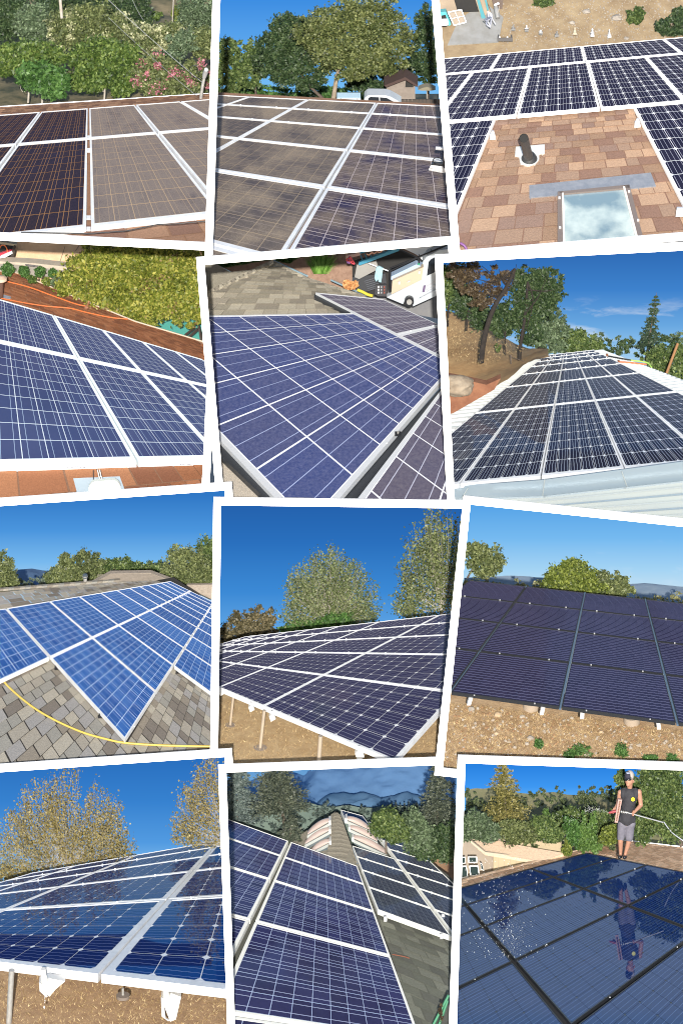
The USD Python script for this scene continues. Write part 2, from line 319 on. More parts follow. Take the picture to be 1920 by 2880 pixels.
def box_at(p, plane, w, l, h):
    n = plane.n; x = np.array([1.0, 0, 0]); x -= n * (x @ n); x /= np.linalg.norm(x); y = np.cross(n, x)
    c = np.array([(i, j, k) for i in (-.5, .5) for j in (-.5, .5) for k in (0, 1)], float)
    V = p + c[:, :1] * x * w + c[:, 1:2] * y * l + c[:, 2:] * n * h
    F = trimesh.creation.box().faces
    return V, np.array(F)
def shingles(b, parent, H, plane, u0, u1, v0, v1, du, dv, region, shades, limit=300, lift=.035, gap=.05):
    """Lapped shingles: courses of tabs of uneven width, each tab's lower edge standing proud of the course below."""
    reg = b.cut(region); rng = b.rng; items = []
    shapely.prepare(reg); w0 = np.array([.5, .5, 1]) @ H[2]; sg = np.sign(w0)
    for r in range(int((v1 - v0) / dv)):
        v = v0 + r * dv; u = u0 - rng.random() * du
        while u < u1:
            w = du * rng.uniform(.65, 1.4); q = [(u, v + dv * gap), (u + w * (1 - gap), v + dv * gap), (u + w * (1 - gap), v + dv * 1.02), (u, v + dv * 1.02)]; u += w
            Q = b.g(lay(H, q)); P = Polygon(Q)
            w4 = np.c_[np.array(q), np.ones(4)] @ H[2]
            if not (np.sign(w4) == sg).all() or abs(w4).min() < .08 * abs(w0) or not P.is_valid or not P.intersects(reg): continue
            hi = lift * rng.uniform(.7, 1.3)
            if reg.contains(P):
                t = np.vstack([plane.hit(Q[:2], hi), plane.hit(Q[2:], .002)]); lo = plane.hit(Q[:2], -.01)
                V = np.vstack([t, lo]); F = np.array([[0, 1, 2], [0, 2, 3], [4, 5, 1], [4, 1, 0], [4, 0, 3], [1, 5, 2]])
                if (np.cross(V[1] - V[0], V[2] - V[0]) @ plane.n) < 0: F = F[:, ::-1]
                items.append((P.area, (V, F)))
            else:
                cp = P.intersection(reg)
                for p in polys(cp): items.append((p.area, solid(p, plane, hi * .5, .01)))
    items.sort(key=lambda x: -x[0]); rest = {}
    for i, (a, m) in enumerate(items):
        s = shades[rng.integers(len(shades))]
        if i < limit and a > 60: put('shingle', m, s, parent); stat['shingles'] += 1
        else: rest.setdefault(s.GetPath(), []).append(m)
    for s, ms in rest.items(): put('small_shingles', join(ms), s, parent, kind='stuff')
def leaves(b, blobs, n, size, seed=0, aspect=.55, clump=.21, shell=.25, flat=0.0, droop=0.0):
    """Leaves scattered in clumps through the crown's volume. blobs: (x, y, depth, rx, ry, depth radius in metres)."""
    rng = np.random.default_rng(seed * 977 + b.k); V = []
    w = np.array([q[3] * q[4] for q in blobs], float); w /= w.sum()
    for q, ww in zip(blobs, w):
        x, y, d, rx, ry, rd = q; m = max(20, int(n * ww)); k = max(8, m // 60)
        u = rng.normal(size=(k, 3)); u /= np.linalg.norm(u, axis=1)[:, None]; u *= (shell + (1 - shell) * rng.random((k, 1)) ** .45)
        u[:, 1] = -abs(u[:, 1]) * np.sign(rng.random(k) - .18)
        sc = b.size(d); R = np.array([rx * sc, rd, ry * sc])
        i = rng.integers(k, size=m); cs = clump * rng.uniform(.5, 1.4, (k, 1))
        P = b.at(x, y, d) + (u[i] + rng.normal(size=(m, 3)) * cs[i] * .55) * R
        V.append(P)
    P = np.vstack(V); P = P[b.inside(P)]; m = len(P)
    s = size * b.s * .01 * rng.uniform(.6, 1.4, m)
    N = rng.normal(size=(m, 3)) + np.array([0.1, -.5, .75]) * (1 + flat); N /= np.linalg.norm(N, axis=1)[:, None]
    T = rng.normal(size=(m, 3)) + np.array([0, 0, -droop]); T -= N * (T * N).sum(1)[:, None]; T /= np.linalg.norm(T, axis=1)[:, None]; B = np.cross(N, T)
    s = s[:, None]
    Q = np.stack([P - T * s, P + B * s * aspect, P + T * s, P - B * s * aspect], 1).reshape(-1, 3)
    o = np.arange(m)[:, None] * 4
    return Q, np.vstack([o + [0, 1, 2], o + [0, 2, 3]])
def limbs(b, base, tips, r0, seed=0, n=7):
    """A tapered trunk that splits into limbs. base: list of (x, y, depth) up the trunk; tips: ends of the limbs."""
    rng = np.random.default_rng(seed + 5); out = []
    P = curve([b.at(*p) for p in base], 4); u = b.s * .01
    out.append(tube(P, np.linspace(r0, r0 * .55, len(P)) * u, n))
    for t in tips:
        s = P[rng.integers(int(len(P) * .45), len(P))]; e = b.at(*t); mid = (s + e) / 2 + rng.normal(size=3) * np.linalg.norm(e - s) * .1 - np.array([0, 0, .08]) * np.linalg.norm(e - s)
        Q = curve([s, mid, e], 4); out.append(tube(Q, np.linspace(r0 * .4, r0 * .08, len(Q)) * u, 5))
    return cut_mesh(b, join(out))
FULL = 2.2
def tree(b, name, label, cat, blobs, n, size, mat, base=None, tips=(), r0=8, bark=None, seed=1, group=None, flowers=None, **kw):
    t = thing(name, label, cat, group)
    put('crown', leaves(b, blobs, int(n * FULL), size * 1.12, seed, **kw), mat, t)
    if base: put('trunk', limbs(b, base, tips or [(q[0], q[1], q[2]) for q in blobs], r0, seed), bark or BARK, t, smooth=60)
    if flowers: put('flowers', leaves(b, blobs, flowers[1], flowers[2], seed + 50, .9, shell=.85), flowers[0], t, kind='stuff')
    return t
def conifer(b, name, label, x, y0, y1, d, w, mat, n=26, seed=1, r0=7, size=6, dense=40, lean=0, droop=.25, bare=.0, gap=0.0, group=None, top=.06):
    """Whorled boughs around a straight stem, each bough a spray of needles."""
    rng = np.random.default_rng(seed); t = thing(name, label, 'tree', group); sc = b.size(d); bot, tip = b.at(x, y0, d), b.at(x + lean, y1, d); h = np.linalg.norm(tip - bot)
    put('trunk', cut_mesh(b, tube([bot, (bot + tip) / 2, tip], np.array([1, .6, .12]) * r0 * sc, 7)), BARK, t, smooth=60)
    P, D = [], []
    for i in range(n):
        f = bare + (1 - bare) * (i + rng.random() * .7) / n; c = bot + (tip - bot) * f
        L = w * sc * (1 - (f - bare) / (1 - bare)) ** .8 * rng.uniform(.55, 1.1) + w * sc * top
        if rng.random() < gap: continue
        for a in rng.random() * 6.28 + np.arange(6) * 6.28 / 6 + rng.normal(size=6) * .3:
            l = L * rng.uniform(.6, 1.1); dr = np.array([math.cos(a), math.sin(a) * .7, 0]); m = int(dense * (.3 + l / (w * sc)))
            tt = rng.random(m) ** .7
            P.append(c + dr * (l * tt)[:, None] + np.c_[np.zeros(m), np.zeros(m), -droop * l * tt ** 2 + .1 * l * tt] + rng.normal(size=(m, 3)) * l * np.array([.09, .09, .05])); D.append(np.broadcast_to(dr, (m, 3)) + rng.normal(size=(m, 3)) * .6)
    P, D = np.vstack(P), np.vstack(D); ok = b.inside(P); P, T = P[ok], D[ok]; m = len(P)
    T /= np.linalg.norm(T, axis=1)[:, None]; N = rng.normal(size=(m, 3)) + (0, -.4, .8); B = np.cross(N, T); B /= np.linalg.norm(B, axis=1)[:, None]; s = (size * sc * rng.uniform(.6, 1.3, m))[:, None]
    Q = np.stack([P - T * s, P + B * s * .35, P + T * s, P - B * s * .35], 1).reshape(-1, 3); o = np.arange(m)[:, None] * 4
    put('crown', (Q, np.vstack([o + [0, 1, 2], o + [0, 2, 3]])), mat, t)
    return t
def sky(b, d, y0, y1, stops, cloud=None):
    """The sky beyond a bay: a self-lit backdrop wholly behind it, paler towards the horizon."""
    pl = Plane((0, d * b.k_deep, 0), (0, -1, 0)); m = solid(b.clip.buffer(6, join_style='mitre'), pl, 0, .05); z0, z1 = b.at(600, y0, d)[2], b.at(600, y1, d)[2]
    n = {'g': ('geometry', {}), 's': ('separate_xyz', {}), 'm': ('map_range', {'from_min': z0, 'from_max': z1}), 'r': ('rgb_ramp', {'ramp': stops}), 'e': ('emission', {'strength': 2 ** -EXPO})}
    l = [('g.position', 's.vector'), ('s.z', 'm.value'), ('m.result', 'r.fac'), ('r.color', 'e.color')]
    if cloud:
        n |= {'mp': ('mapping', {'scale': cloud['stretch'], 'rotation': (0, cloud.get('turn', 0), 0), 'location': cloud.get('move', (0, 0, 0))}), 'c': ('noise_texture', {'scale': cloud['scale'], 'detail': 6, 'roughness': .62, 'distortion': .4}),
              'cr': ('rgb_ramp', {'ramp': [(cloud['lo'], (0, 0, 0)), (cloud['hi'], (1, 1, 1))]}), 'zr': ('rgb_ramp', {'ramp': cloud['band']}), 'cx': ('mix_color', {'blend_type': 'multiply', 'fac': 1.0}), 'bw': ('rgb_to_bw', {}),
              'mx': ('mix_color', {'b': cloud.get('col', (.75, .82, .9))})}
        l = l[:3] + [('g.position', 'mp.vector'), ('mp.vector', 'c.vector'), ('c.fac', 'cr.fac'), ('m.result', 'zr.fac'), ('cr.color', 'cx.a'), ('zr.color', 'cx.b'), ('cx.result', 'bw.color'), ('bw.val', 'mx.fac'), ('r.color', 'mx.a'), ('mx.result', 'e.color')]
    mt = usdkit.material(stage, f'/World/Looks/sky_{b.k}', n, l, surface='e.emission')
    put('sky', m, mt, kind='structure')
def hill(b, name, top, base, d0, d1, mat, rough=.3, nx=70, nt=16, seed=1, x0=None, x1=None, label=None, cat=None, kind='structure', power=1.0):
    """Land that rises from a foot line (y = base, depth d0) to a skyline top = [(x, y), ...] at depth d1."""
    gx = b.clip.bounds; xs = np.linspace((gx[0] - b.ox) / b.s if x0 is None else x0, (gx[2] - b.ox) / b.s if x1 is None else x1, nx); t = np.linspace(0, 1, nt)
    top = np.array(top, float); ty = np.interp(xs, top[:, 0], top[:, 1]); by = np.interp(xs, *np.array(base, float).T) if np.ndim(base) else np.full(nx, base)
    X = np.repeat(xs[None], nt, 0); Y = by[None] + (ty - by)[None] * t[:, None]; D = d0 + (d1 - d0) * t[:, None] ** power + np.zeros_like(X)
    P = at_depth(b.g(np.c_[X.ravel(), Y.ravel()]), D.ravel() * b.k_deep)
    nz = meshkit.fbm(P * np.array([.9, .9, .9]) + seed * 7.7, 4, seed) - .5
    P[:, 2] += nz * rough * np.repeat(np.sin(np.pi * np.clip(t * .9 + .1, 0, 1)) ** .5, nx) ; P[:, 1] += nz * rough * 1.5
    i = np.arange(nt * nx).reshape(nt, nx); a, c, e, f = i[:-1, :-1].ravel(), i[:-1, 1:].ravel(), i[1:, 1:].ravel(), i[1:, :-1].ravel()
    m = cut_mesh(b, (P, np.vstack([np.c_[a, c, e], np.c_[a, e, f]])))
    put(name, m, mat, smooth=True, label=label, cat=cat, kind=kind); return P
def pebbles(b, plane, region, n, size, mat, name, seed=3, **kw):
    """Loose stones or chips lying on the ground, each a small faceted lump."""
    rng = np.random.default_rng(seed); reg = b.cut(region); x0, y0, x1, y1 = reg.bounds; q = np.c_[rng.uniform(x0, x1, n * 3), rng.uniform(y0, y1, n * 3)]; q = q[shapely.contains_xy(reg, *q.T)][:n]
    base = trimesh.creation.icosahedron(); P = plane.hit(q); out = []
    for p in P:
        v = base.vertices * rng.uniform(.5, 1.2, 3) * size * rng.uniform(.4, 1.3) * b.s * .01 * rng.uniform(.8, 1.2, (12, 1)); out.append((v @ trimesh.transformations.random_rotation_matrix(rng.random(3))[:3, :3] + p, base.faces))
    return put(name, join(out), mat, kind='stuff', **kw)
def blades(b, plane, region, n, size, mat, name, seed=3, **kw):
    """Grass and straw: thin upright blades."""
    rng = np.random.default_rng(seed); reg = b.cut(region); x0, y0, x1, y1 = reg.bounds; q = np.c_[rng.uniform(x0, x1, n * 3), rng.uniform(y0, y1, n * 3)]; q = q[shapely.contains_xy(reg, *q.T)][:n]
    P = plane.hit(q); m = len(P); s = size * b.s * .01 * rng.uniform(.4, 1.3, (m, 1)); U = rng.normal(size=(m, 3)) * (.8, .8, .1) + (0, 0, .8); W = rng.normal(size=(m, 3)) * (1, 1, .2); W /= np.linalg.norm(W, axis=1)[:, None]
    Q = np.stack([P - W * s * .12, P + W * s * .12, P + U * s], 1).reshape(-1, 3)
    return put(name, (Q, np.arange(3 * m).reshape(-1, 3)), mat, kind='stuff', **kw)
B = {k: Bay(k) for k in ORIG}
def dep(b, x, y, pl): return float(pl.hit(b.g([(x, y)]))[0, 1]) / b.k_deep
def grid(us, vs, nu, nv, skip=()):
    return [(vs[j], us[i], vs[j], us[i + 1], vs[j + 1], nu, nv) for j in range(len(vs) - 1) for i in range(len(us) - 1) if (us[i], vs[j]) not in skip]
OAK = leafy('oak_leaf', (.018, .04, .012), (.06, .10, .028), (.16, .20, .065), .2)
OAKDK = leafy('dark_oak_leaf', (.012, .028, .012), (.028, .055, .02), (.07, .10, .04), .15)
GREYGRN = leafy('grey_green_leaf', (.035, .06, .03), (.08, .12, .06), (.16, .21, .12), .2)
IVY = leafy('ivy_leaf', (.02, .045, .01), (.065, .115, .022), (.17, .22, .06), .25)
LUSH = leafy('lush_leaf', (.02, .06, .014), (.055, .13, .03), (.12, .22, .06), .3)
YELGRN = leafy('yellow_green_leaf', (.04, .065, .012), (.12, .16, .028), (.25, .28, .06), .3)
BLOSSOM = leafy('cream_blossom', (.2, .23, .1), (.33, .34, .18), (.45, .44, .28), .2)
PINK = leafy('pink_blossom', (.3, .06, .09), (.42, .15, .18), (.52, .28, .3), .3)
OLIVE = leafy('olive_leaf', (.035, .05, .018), (.09, .115, .04), (.19, .21, .085), .2)
DRY = plain('dry_grass_ground', (.22, .155, .09), .95, 0, (.33, .25, .15), 2.2, .5, 25)
SOIL = plain('red_soil', (.2, .11, .06), .95, 0, (.34, .21, .12), 1.6, .6, 20)
STRAW = leafy('straw', (.25, .16, .07), (.42, .29, .14), (.62, .48, .27), .2)
ROCKM = plain('stone', (.24, .21, .18), .9, 0, (.36, .32, .27), 5, .5, 20)
def shades(name, cols, **kw): return [plain(f'{name}_{WORD[i]}', c, .95, 0, tuple(x * 1.35 for x in c), 22, .8, 60, spec=.2, **kw) for i, c in enumerate(cols)]
BROWN = shades('brown_shingle', [(.20, .115, .075), (.24, .14, .09), (.16, .09, .065), (.28, .17, .11)])
TAN = shades('tan_shingle', [(0.240, 0.156, 0.106), (0.288, 0.186, 0.126), (0.198, 0.120, 0.090), (0.342, 0.228, 0.156), (0.258, 0.174, 0.126), (0.216, 0.144, 0.114)])
GREY = shades('grey_shingle', [(0.247, 0.227, 0.182), (0.299, 0.273, 0.221), (0.208, 0.189, 0.156), (0.338, 0.312, 0.254)])
GREYDK = shades('charcoal_shingle', [(.10, .105, .085), (.13, .135, .11), (.085, .088, .075)])
MIXED = shades('mottled_shingle', [(0.176, 0.155, 0.128), (0.236, 0.216, 0.182), (0.203, 0.196, 0.176), (0.135, 0.119, 0.103), (0.270, 0.250, 0.209), (0.216, 0.209, 0.203)])
DKBARK = plain('backlit_bark', (.010, .008, .007), .95, 0, (.026, .02, .017), 9, .6, 30)  # bark darkened as if backlit; the shade is in the colour
SAND = shades('sand_shingle', [(0.480, 0.336, 0.228), (0.540, 0.396, 0.276), (0.432, 0.300, 0.204), (0.576, 0.432, 0.312)])

# ================================================================ 1: dusty brown panels below a hedge
b = B[1]
H = fit([((-1, 1), (130, 1015)), ((0, 1), (628, 973)), ((1, 1), (1110, 937)), ((-1, 2), (283, 795)), ((0, 2), (630, 767)), ((1, 2), (968, 742)), ((2, 2), (1280, 716)), ((0, 0), (632, 1640))])
pl = b.plane(632, 1640, .35, 12); rp = pl.off(-.16)
roof = thing('shingle_roof', 'brown shingle roof strip between dusty panels and ivy hedge', 'roof')
b.sheet('deck', [(-30, 752), (1530, 655), (1530, 1800), (-30, 1740)], rp, BROWN[0], roof, -.02, .1)
shingles(b, roof, H, rp, -3, 3.4, 1.96, 2.35, .16, .055, [(-30, 757), (1530, 660), (1530, 705), (-30, 815)], BROWN, 300, .02)
shingles(b, roof, H, rp, -1.2, 1.6, -.42, .1, .26, .11, [(600, 1560), (1500, 1480), (1500, 1760), (600, 1700)], BROWN, 200, .03)
b.tube([(-30, 757, dep(b, -30, 757, rp)), (700, 712, dep(b, 700, 712, rp)), (1530, 659, dep(b, 1530, 659, rp))], 4, 'drip_edge', ALU, roof)
c1 = cellmat('cell_amber', (.022, .011, .010), (.014, .010, .022), (.27, .145, .06), 2, 'u', .022, rough=.06, spec=.6)
c1d = cellmat('cell_dusty', (.05, .045, .06), (.08, .068, .07), (.34, .24, .14), 2, 'u', .02, (.22, .175, .14), (.15, .48), 1.1, rough=.14)
BACKOR = plain('amber_backsheet', (.24, .125, .05), .4)
BACKDU = plain('dusty_backsheet', (.40, .29, .18), .5)
array(b, H, pl, grid([-2, -1, 0], [0, 1, 2], 6, 10), c1, BACKOR, ALU, 'glossy amber lined', 'left of the gap below the hedge', fw=.025, gap=.018, thick=.16, cgap=.035, unit=(1, .6))
array(b, H, pl, grid([0, 1, 2, 3], [0, 1, 2], 6, 10), c1d, BACKDU, ALU, 'dusty brown', 'right of the gap below the hedge', fw=.025, gap=.018, thick=.16, cgap=.03, unit=(1, .6))
rail = thing('mounting_rail', 'grey mounting rail inside the dark gap between amber and dusty panels', 'mounting rail')
for y in (960, 1050, 1530, 1610): b.sheet('bracket', [(615, y), (645, y), (645, y + 22), (615, y + 22)], pl.off(-.06), ALU, rail, 0, .05)
b.tube([(150, 1650, .22), (420, 1655, .2), (620, 1660, .18), (900, 1640, .17), (1120, 1595, .15), (1250, 1590, .15), (1470, 1570, .15)], 4, 'cable', BLACK, label='thin dark cable clipped along front edge of the dusty panels', cat='cable')
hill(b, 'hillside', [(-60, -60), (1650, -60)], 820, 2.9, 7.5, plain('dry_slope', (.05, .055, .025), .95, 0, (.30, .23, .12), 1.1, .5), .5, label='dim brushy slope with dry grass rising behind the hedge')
hedge = [('ivy_hedge', 'long ivy hedge with dark gaps below, left part against frame', [(200, 400, 3.3, 260, 105, .5), (60, 420, 3.3, 120, 100, .4)], 5500, 13, IVY), ('ivy_hedge', 'ivy hedge with white stems showing, middle part beside the oleander', [(740, 400, 3.3, 240, 115, .5), (640, 540, 3.2, 140, 110, .35), (860, 560, 3.2, 110, 120, .35)], 8500, 12, IVY),
         ('bright_bush', 'bright green broad leaved bush in front of the left hedge', [(300, 540, 3.0, 170, 110, .4), (380, 620, 3.0, 110, 80, .3)], 3600, 14, LUSH)]
for nm, lb, bl, n, sz, mt in hedge: tree(b, nm, lb, 'hedge' if 'hedge' in nm else 'bush', bl, n, sz, mt, [(bl[0][0], 730, 3.2), (bl[0][0] + 10, 560, 3.3)], [(q[0] + o, q[1], q[2]) for q in bl for o in (-60, 60)], 9, BARKPALE, seed=len(nm))
tree(b, 'oleander', 'oleander bush with pink flowers beside the grey mast', 'bush', [(1130, 540, 3.1, 165, 150, .4), (1390, 560, 3.1, 110, 130, .4)], 5500, 11, OLIVE, [(1150, 700, 3.1), (1160, 600, 3.1)], flowers=(PINK, 1500, 8), seed=4)
for nm, lb, bl, n, mt, sz in [('blossom_shrub', 'large pale shrub covered in cream blossom behind the hedge', [(640, 170, 4.2, 280, 150, .6), (900, 240, 4.1, 120, 110, .5), (480, 210, 4.1, 130, 120, .5)], 9000, OLIVE, 10), ('shrub', 'grey green rounded shrub left of the cream blossom', [(260, 150, 4.4, 160, 125, .6)], 3800, GREYGRN, 9),
                             ('oak_tree', 'dark oak at the top left corner above hedge', [(60, 110, 4.6, 150, 160, .7)], 4000, OAKDK, 9), ('shrub', 'pale flowering shrub above the oleander', [(1120, 260, 3.9, 220, 110, .5)], 4200, OLIVE, 9), ('shrub', 'olive shrub at the right edge above the mast', [(1450, 290, 3.8, 100, 110, .5)], 2000, OLIVE, 10),
                             ('shrub', 'blue green shrub between oleander and pale shrubs', [(1290, 290, 3.7, 110, 80, .4), (1200, 400, 3.5, 120, 60, .3)], 2000, GREYGRN, 9), ('oak_tree', 'grey green oak at the top right corner', [(1410, 90, 5.2, 140, 150, .7)], 4200, GREYGRN, 8), ('oak_tree', 'shaded oak behind the cream blossom shrub', [(420, 20, 5.6, 220, 80, .7), (720, 30, 5.7, 250, 80, .7), (960, 70, 5.4, 120, 110, .6)], 6500, OAKDK, 9),
                             ('yellow_shrub', 'small yellow shrub by the thin far pole', [(1262, 80, 6.2, 48, 65, .3)], 900, YELGRN, 7), ('round_bush', 'little round green bush on the far dry slope', [(1115, 105, 6.2, 36, 34, .25)], 700, IVY, 6)]:
    tree(b, nm, lb, 'tree' if 'oak' in nm else 'bush', bl, n, sz, mt, [(bl[0][0], bl[0][1] + bl[0][4], bl[0][2]), (bl[0][0] + 8, bl[0][1], bl[0][2])], seed=len(lb), flowers=(BLOSSOM, 1800, 8) if 'cream blossom behind' in lb or 'pale flowering' in lb else None)
b.tube([(424, -40, 4.0), (440, 125, 4.0)], 12, 'utility_pole', BARKPALE, label='grey wooden pole rising from the cream blossom shrub', cat='utility pole')
b.tube([(1235, -40, 5.9), (1226, 155, 5.9)], 5, 'utility_pole', BARKPALE, label='thin far pole beside the yellow shrub', cat='utility pole')
mast = thing('service_mast', 'grey service mast with curved weather head at roof edge', 'service mast'); md = dep(b, 1428, 697, rp)
b.tube([(1428, 700, md), (1440, 610, md), (1455, 530, md)], 12, 'pipe', STEEL, mast); b.tube([(1452, 545, md - .02), (1460, 515, md - .05), (1466, 492, md - .1)], [15, 19, 15], 'weather_head', ALUD, mast)
b.tube(curve([(1430, 560, md - .05), (1370, 540, md - .1), (1345, 500, md - .1), (1370, 465, md - .1), (1410, 470, md - .1), (1400, 520, md - .1), (1440, 560, md - .05)]), 2.5, 'wire_loop', BLACK, mast)
for w, (p0, p1, lb) in enumerate([((765, -10, 3.6), (1440, 585, md - .1), 'brightest overhead wire running down to the grey mast'), ((770, 120, 3.8), (1400, 680, md - .15), 'lower overhead wire crossing the blossom shrub to the roof edge'), ((940, -10, 4.6), (1020, 140, 4.6), 'short thin wire above the small round bush')]):
    m_ = [(p0[0] * (1 - t) + p1[0] * t, p0[1] * (1 - t) + p1[1] * t + 40 * t * (1 - t), p0[2] * (1 - t) + p1[2] * t) for t in np.linspace(0, 1, 9)]
    b.tube(m_, 1.7 if w == 0 else 1.1, 'overhead_wire', ALUD, n=5, label=lb, cat='wire')

# ================================================================ 2: dusty panels, oaks behind
b = B[2]
H = fit([((0, 5), (1065, 628)), ((0, 4), (1025, 690)), ((0, 3), (975, 779)), ((0, 2), (890, 915)), ((0, 1), (745, 1147)), ((-1, 5), (645, 605)), ((-1, 4), (548, 660)), ((-1, 3), (413, 738)), ((-1, 2), (220, 845)), ((-2, 5), (288, 588))])
pl = b.plane(500, 1540, .3, 8)
c2 = cellmat('cell_very_dusty', (.045, .038, .04), (.07, .055, .05), (.28, .23, .2), 2, 'v', .02, (.30, .235, .16), (.36, .66), .8, rough=.12)
c2w = cellmat('cell_washed', (.04, .026, .034), (.026, .02, .05), (.36, .31, .33), 2, 'v', .025, (.19, .145, .10), (.36, .6), 1.3, rough=.07)
array(b, H, pl, grid([-4, -3, -2, -1, 0], [-1, 0, 1, 2, 3, 4, 5], 10, 6), c2, plain('dust_backsheet', (.34, .27, .19), .6), ALU, 'dust caked', 'below the oak trees', fw=.03, gap=.012, thick=.1, cgap=.03, unit=(.6, 1))
array(b, H, pl, grid([0, 1, 2], [-1, 0, 1, 2, 3, 4, 5], 10, 6), c2w, BACKOR if False else plain('washed_backsheet', (.5, .44, .46), .4), ALU, 'half washed', 'behind the push brush', fw=.03, gap=.012, thick=.1, cgap=.03, unit=(.6, 1))
b.sheet('roof_deck', [(40, 560), (1560, 640), (1560, 1640), (40, 1640)], pl.off(-.22), BROWN[0], label='brown roof deck under the dusty oak side panels', cat='roof')
sky(b, 8.5, 560, 0, [(0, lin(120, 190, 245)), (.45, lin(95, 170, 240)), (1, lin(62, 142, 226))])
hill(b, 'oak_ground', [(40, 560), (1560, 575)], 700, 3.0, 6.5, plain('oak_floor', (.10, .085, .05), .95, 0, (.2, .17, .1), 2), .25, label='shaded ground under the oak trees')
OAKL = leafy('lit_oak_leaf', (.02, .035, .01), (.085, .11, .032), (.20, .215, .085), .25)  # paler oak leaf, the sunlit tone is in its colour
tree(b, 'oak_tree', 'largest oak, sunlit crown above thick pale trunk in the middle', 'tree', [(850, 210, 4.2, 250, 200, .8), (700, 180, 4.1, 150, 110, .6), (1010, 90, 4.2, 230, 140, .7), (1130, 260, 4.1, 170, 180, .7), (900, 400, 3.9, 150, 90, .5), (1000, 330, 4.0, 190, 130, .6)], 17000, 8.5, OAKL, [(800, 605, 3.9), (815, 500, 3.9), (835, 400, 4.0), (850, 250, 4.2)], [(700, 250, 4.1), (1000, 200, 4.2), (900, 100, 4.2), (1080, 330, 4.1)], 17, plain('oak_bark', (.22, .17, .12), .9, 0, (.32, .26, .2), 8, .5), seed=2, shell=.2, clump=.15)
tree(b, 'oak_tree', 'dark leaning oak left of the largest oak', 'tree', [(560, 260, 4.5, 190, 170, .7), (460, 330, 4.5, 150, 150, .6), (620, 430, 4.3, 200, 110, .6), (520, 150, 4.6, 110, 80, .5)], 11500, 8.5, OAKDK, [(735, 600, 4.2), (660, 530, 4.3), (590, 430, 4.4), (550, 300, 4.5)], [(480, 350, 4.5), (640, 300, 4.4), (760, 500, 4.2)], 11, seed=3, shell=.2, clump=.15)
for lb, bl, n, base, mt in [('pale oak at the left edge of the blue sky', [(165, 300, 5.0, 75, 95, .5), (170, 460, 5.0, 110, 110, .5)], 4200, [(190, 590, 5), (170, 450, 5)], OAK), ('slender oak between left edge oak and leaning oak', [(310, 350, 4.9, 90, 110, .5), (300, 470, 4.9, 70, 80, .4)], 3600, [(325, 590, 4.9), (320, 450, 4.9)], OAK),
                            ('dark oak at the right edge against the frame', [(1390, 150, 4.4, 90, 140, .6), (1350, 330, 4.4, 110, 110, .5), (1400, 420, 4.4, 90, 90, .5)], 5200, [(1380, 600, 4.4), (1385, 300, 4.4)], OAKDK), ('oak in shade behind the small house', [(1060, 470, 4.8, 190, 110, .6), (1250, 430, 4.8, 150, 70, .5)], 5200, [(1050, 600, 4.8), (1060, 450, 4.8)], OAKDK),
                            ('bright low shrubbery seen between the trunks', [(430, 555, 5.6, 380, 40, .4), (900, 560, 5.6, 260, 40, .4), (290, 540, 5.4, 100, 45, .3)], 4200, None, LUSH)]:
    tree(b, 'oak_tree' if 'oak' in lb else 'low_shrub', lb, 'tree' if 'oak' in lb else 'bush', bl, n, 8.5, mt, base, seed=len(lb), shell=.2, clump=.15)
TRUCKW = plain('white_car_paint', (.5, .52, .54), .25); GLASSDK = plain('tinted_window', (.012, .015, .02), .06)
van = thing('pickup_truck', 'white pickup cab showing above the top edge of the washed panels', 'truck')
b.facing([(985, 640), (990, 600), (1005, 585), (1020, 580), (1120, 582), (1150, 590), (1190, 612), (1215, 628), (1215, 645)], 3.1, .5, 'cab', TRUCKW, van)
b.facing([(1010, 622), (1014, 600), (1025, 594), (1078, 595), (1082, 624)], 3.07, .03, 'window', GLASSDK, van); b.facing([(1087, 624), (1084, 596), (1125, 599), (1168, 622), (1165, 628)], 3.07, .03, 'window', GLASSDK, van)
b.facing([(1000, 583), (1030, 574), (1055, 574), (1060, 581)], 3.2, .2, 'roof_pad', plain('tan_pad', (.45, .42, .36), .8), van)
b.tube([(1060, 578, 3.15), (1150, 582, 3.15)], 3, 'roof_bar', BLACK, van)
tb = thing('truck_topper', 'pale blue tool topper with latches left of the pickup cab', 'tool box'); b.facing([(820, 630), (822, 597), (966, 597), (968, 640)], 3.1, .4, 'box', plain('pale_blue_paint', (.5, .66, .74), .4), tb)
for x in (840, 940): b.facing([(x, 608), (x + 12, 608), (x + 12, 601), (x, 601)], 3.07, .03, 'latch', ALUD, tb)
hs = thing('house', 'small stucco house with dark gable roof under the oaks', 'house'); ST = plain('brown_stucco', (.2, .165, .14), .9, 0, (.25, .21, .18), 6)
b.facing([(1120, 640), (1125, 515), (1240, 480), (1300, 525), (1300, 640)], 4.0, .5, 'wall', ST, hs); b.facing([(1110, 522), (1240, 470), (1318, 520), (1312, 532), (1240, 487), (1125, 532)], 3.9, .7, 'roof', plain('dark_roof', (.06, .035, .03), .9), hs)
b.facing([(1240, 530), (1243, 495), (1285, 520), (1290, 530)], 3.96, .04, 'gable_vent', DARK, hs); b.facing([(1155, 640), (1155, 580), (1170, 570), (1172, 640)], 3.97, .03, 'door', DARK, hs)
um = thing('patio_umbrella', 'dark tan patio umbrella right of the small house', 'umbrella'); b.facing([(1318, 548), (1345, 536), (1372, 530), (1400, 537), (1425, 548), (1400, 553), (1340, 553)], 3.8, .3, 'canopy', plain('tan_canvas', (.2, .18, .13), .9), um); b.tube([(1372, 610, 3.9), (1372, 535, 3.9)], 3, 'pole', BARKPALE, um)
fn = thing('fence', 'dark board fence below the patio umbrella', 'fence')
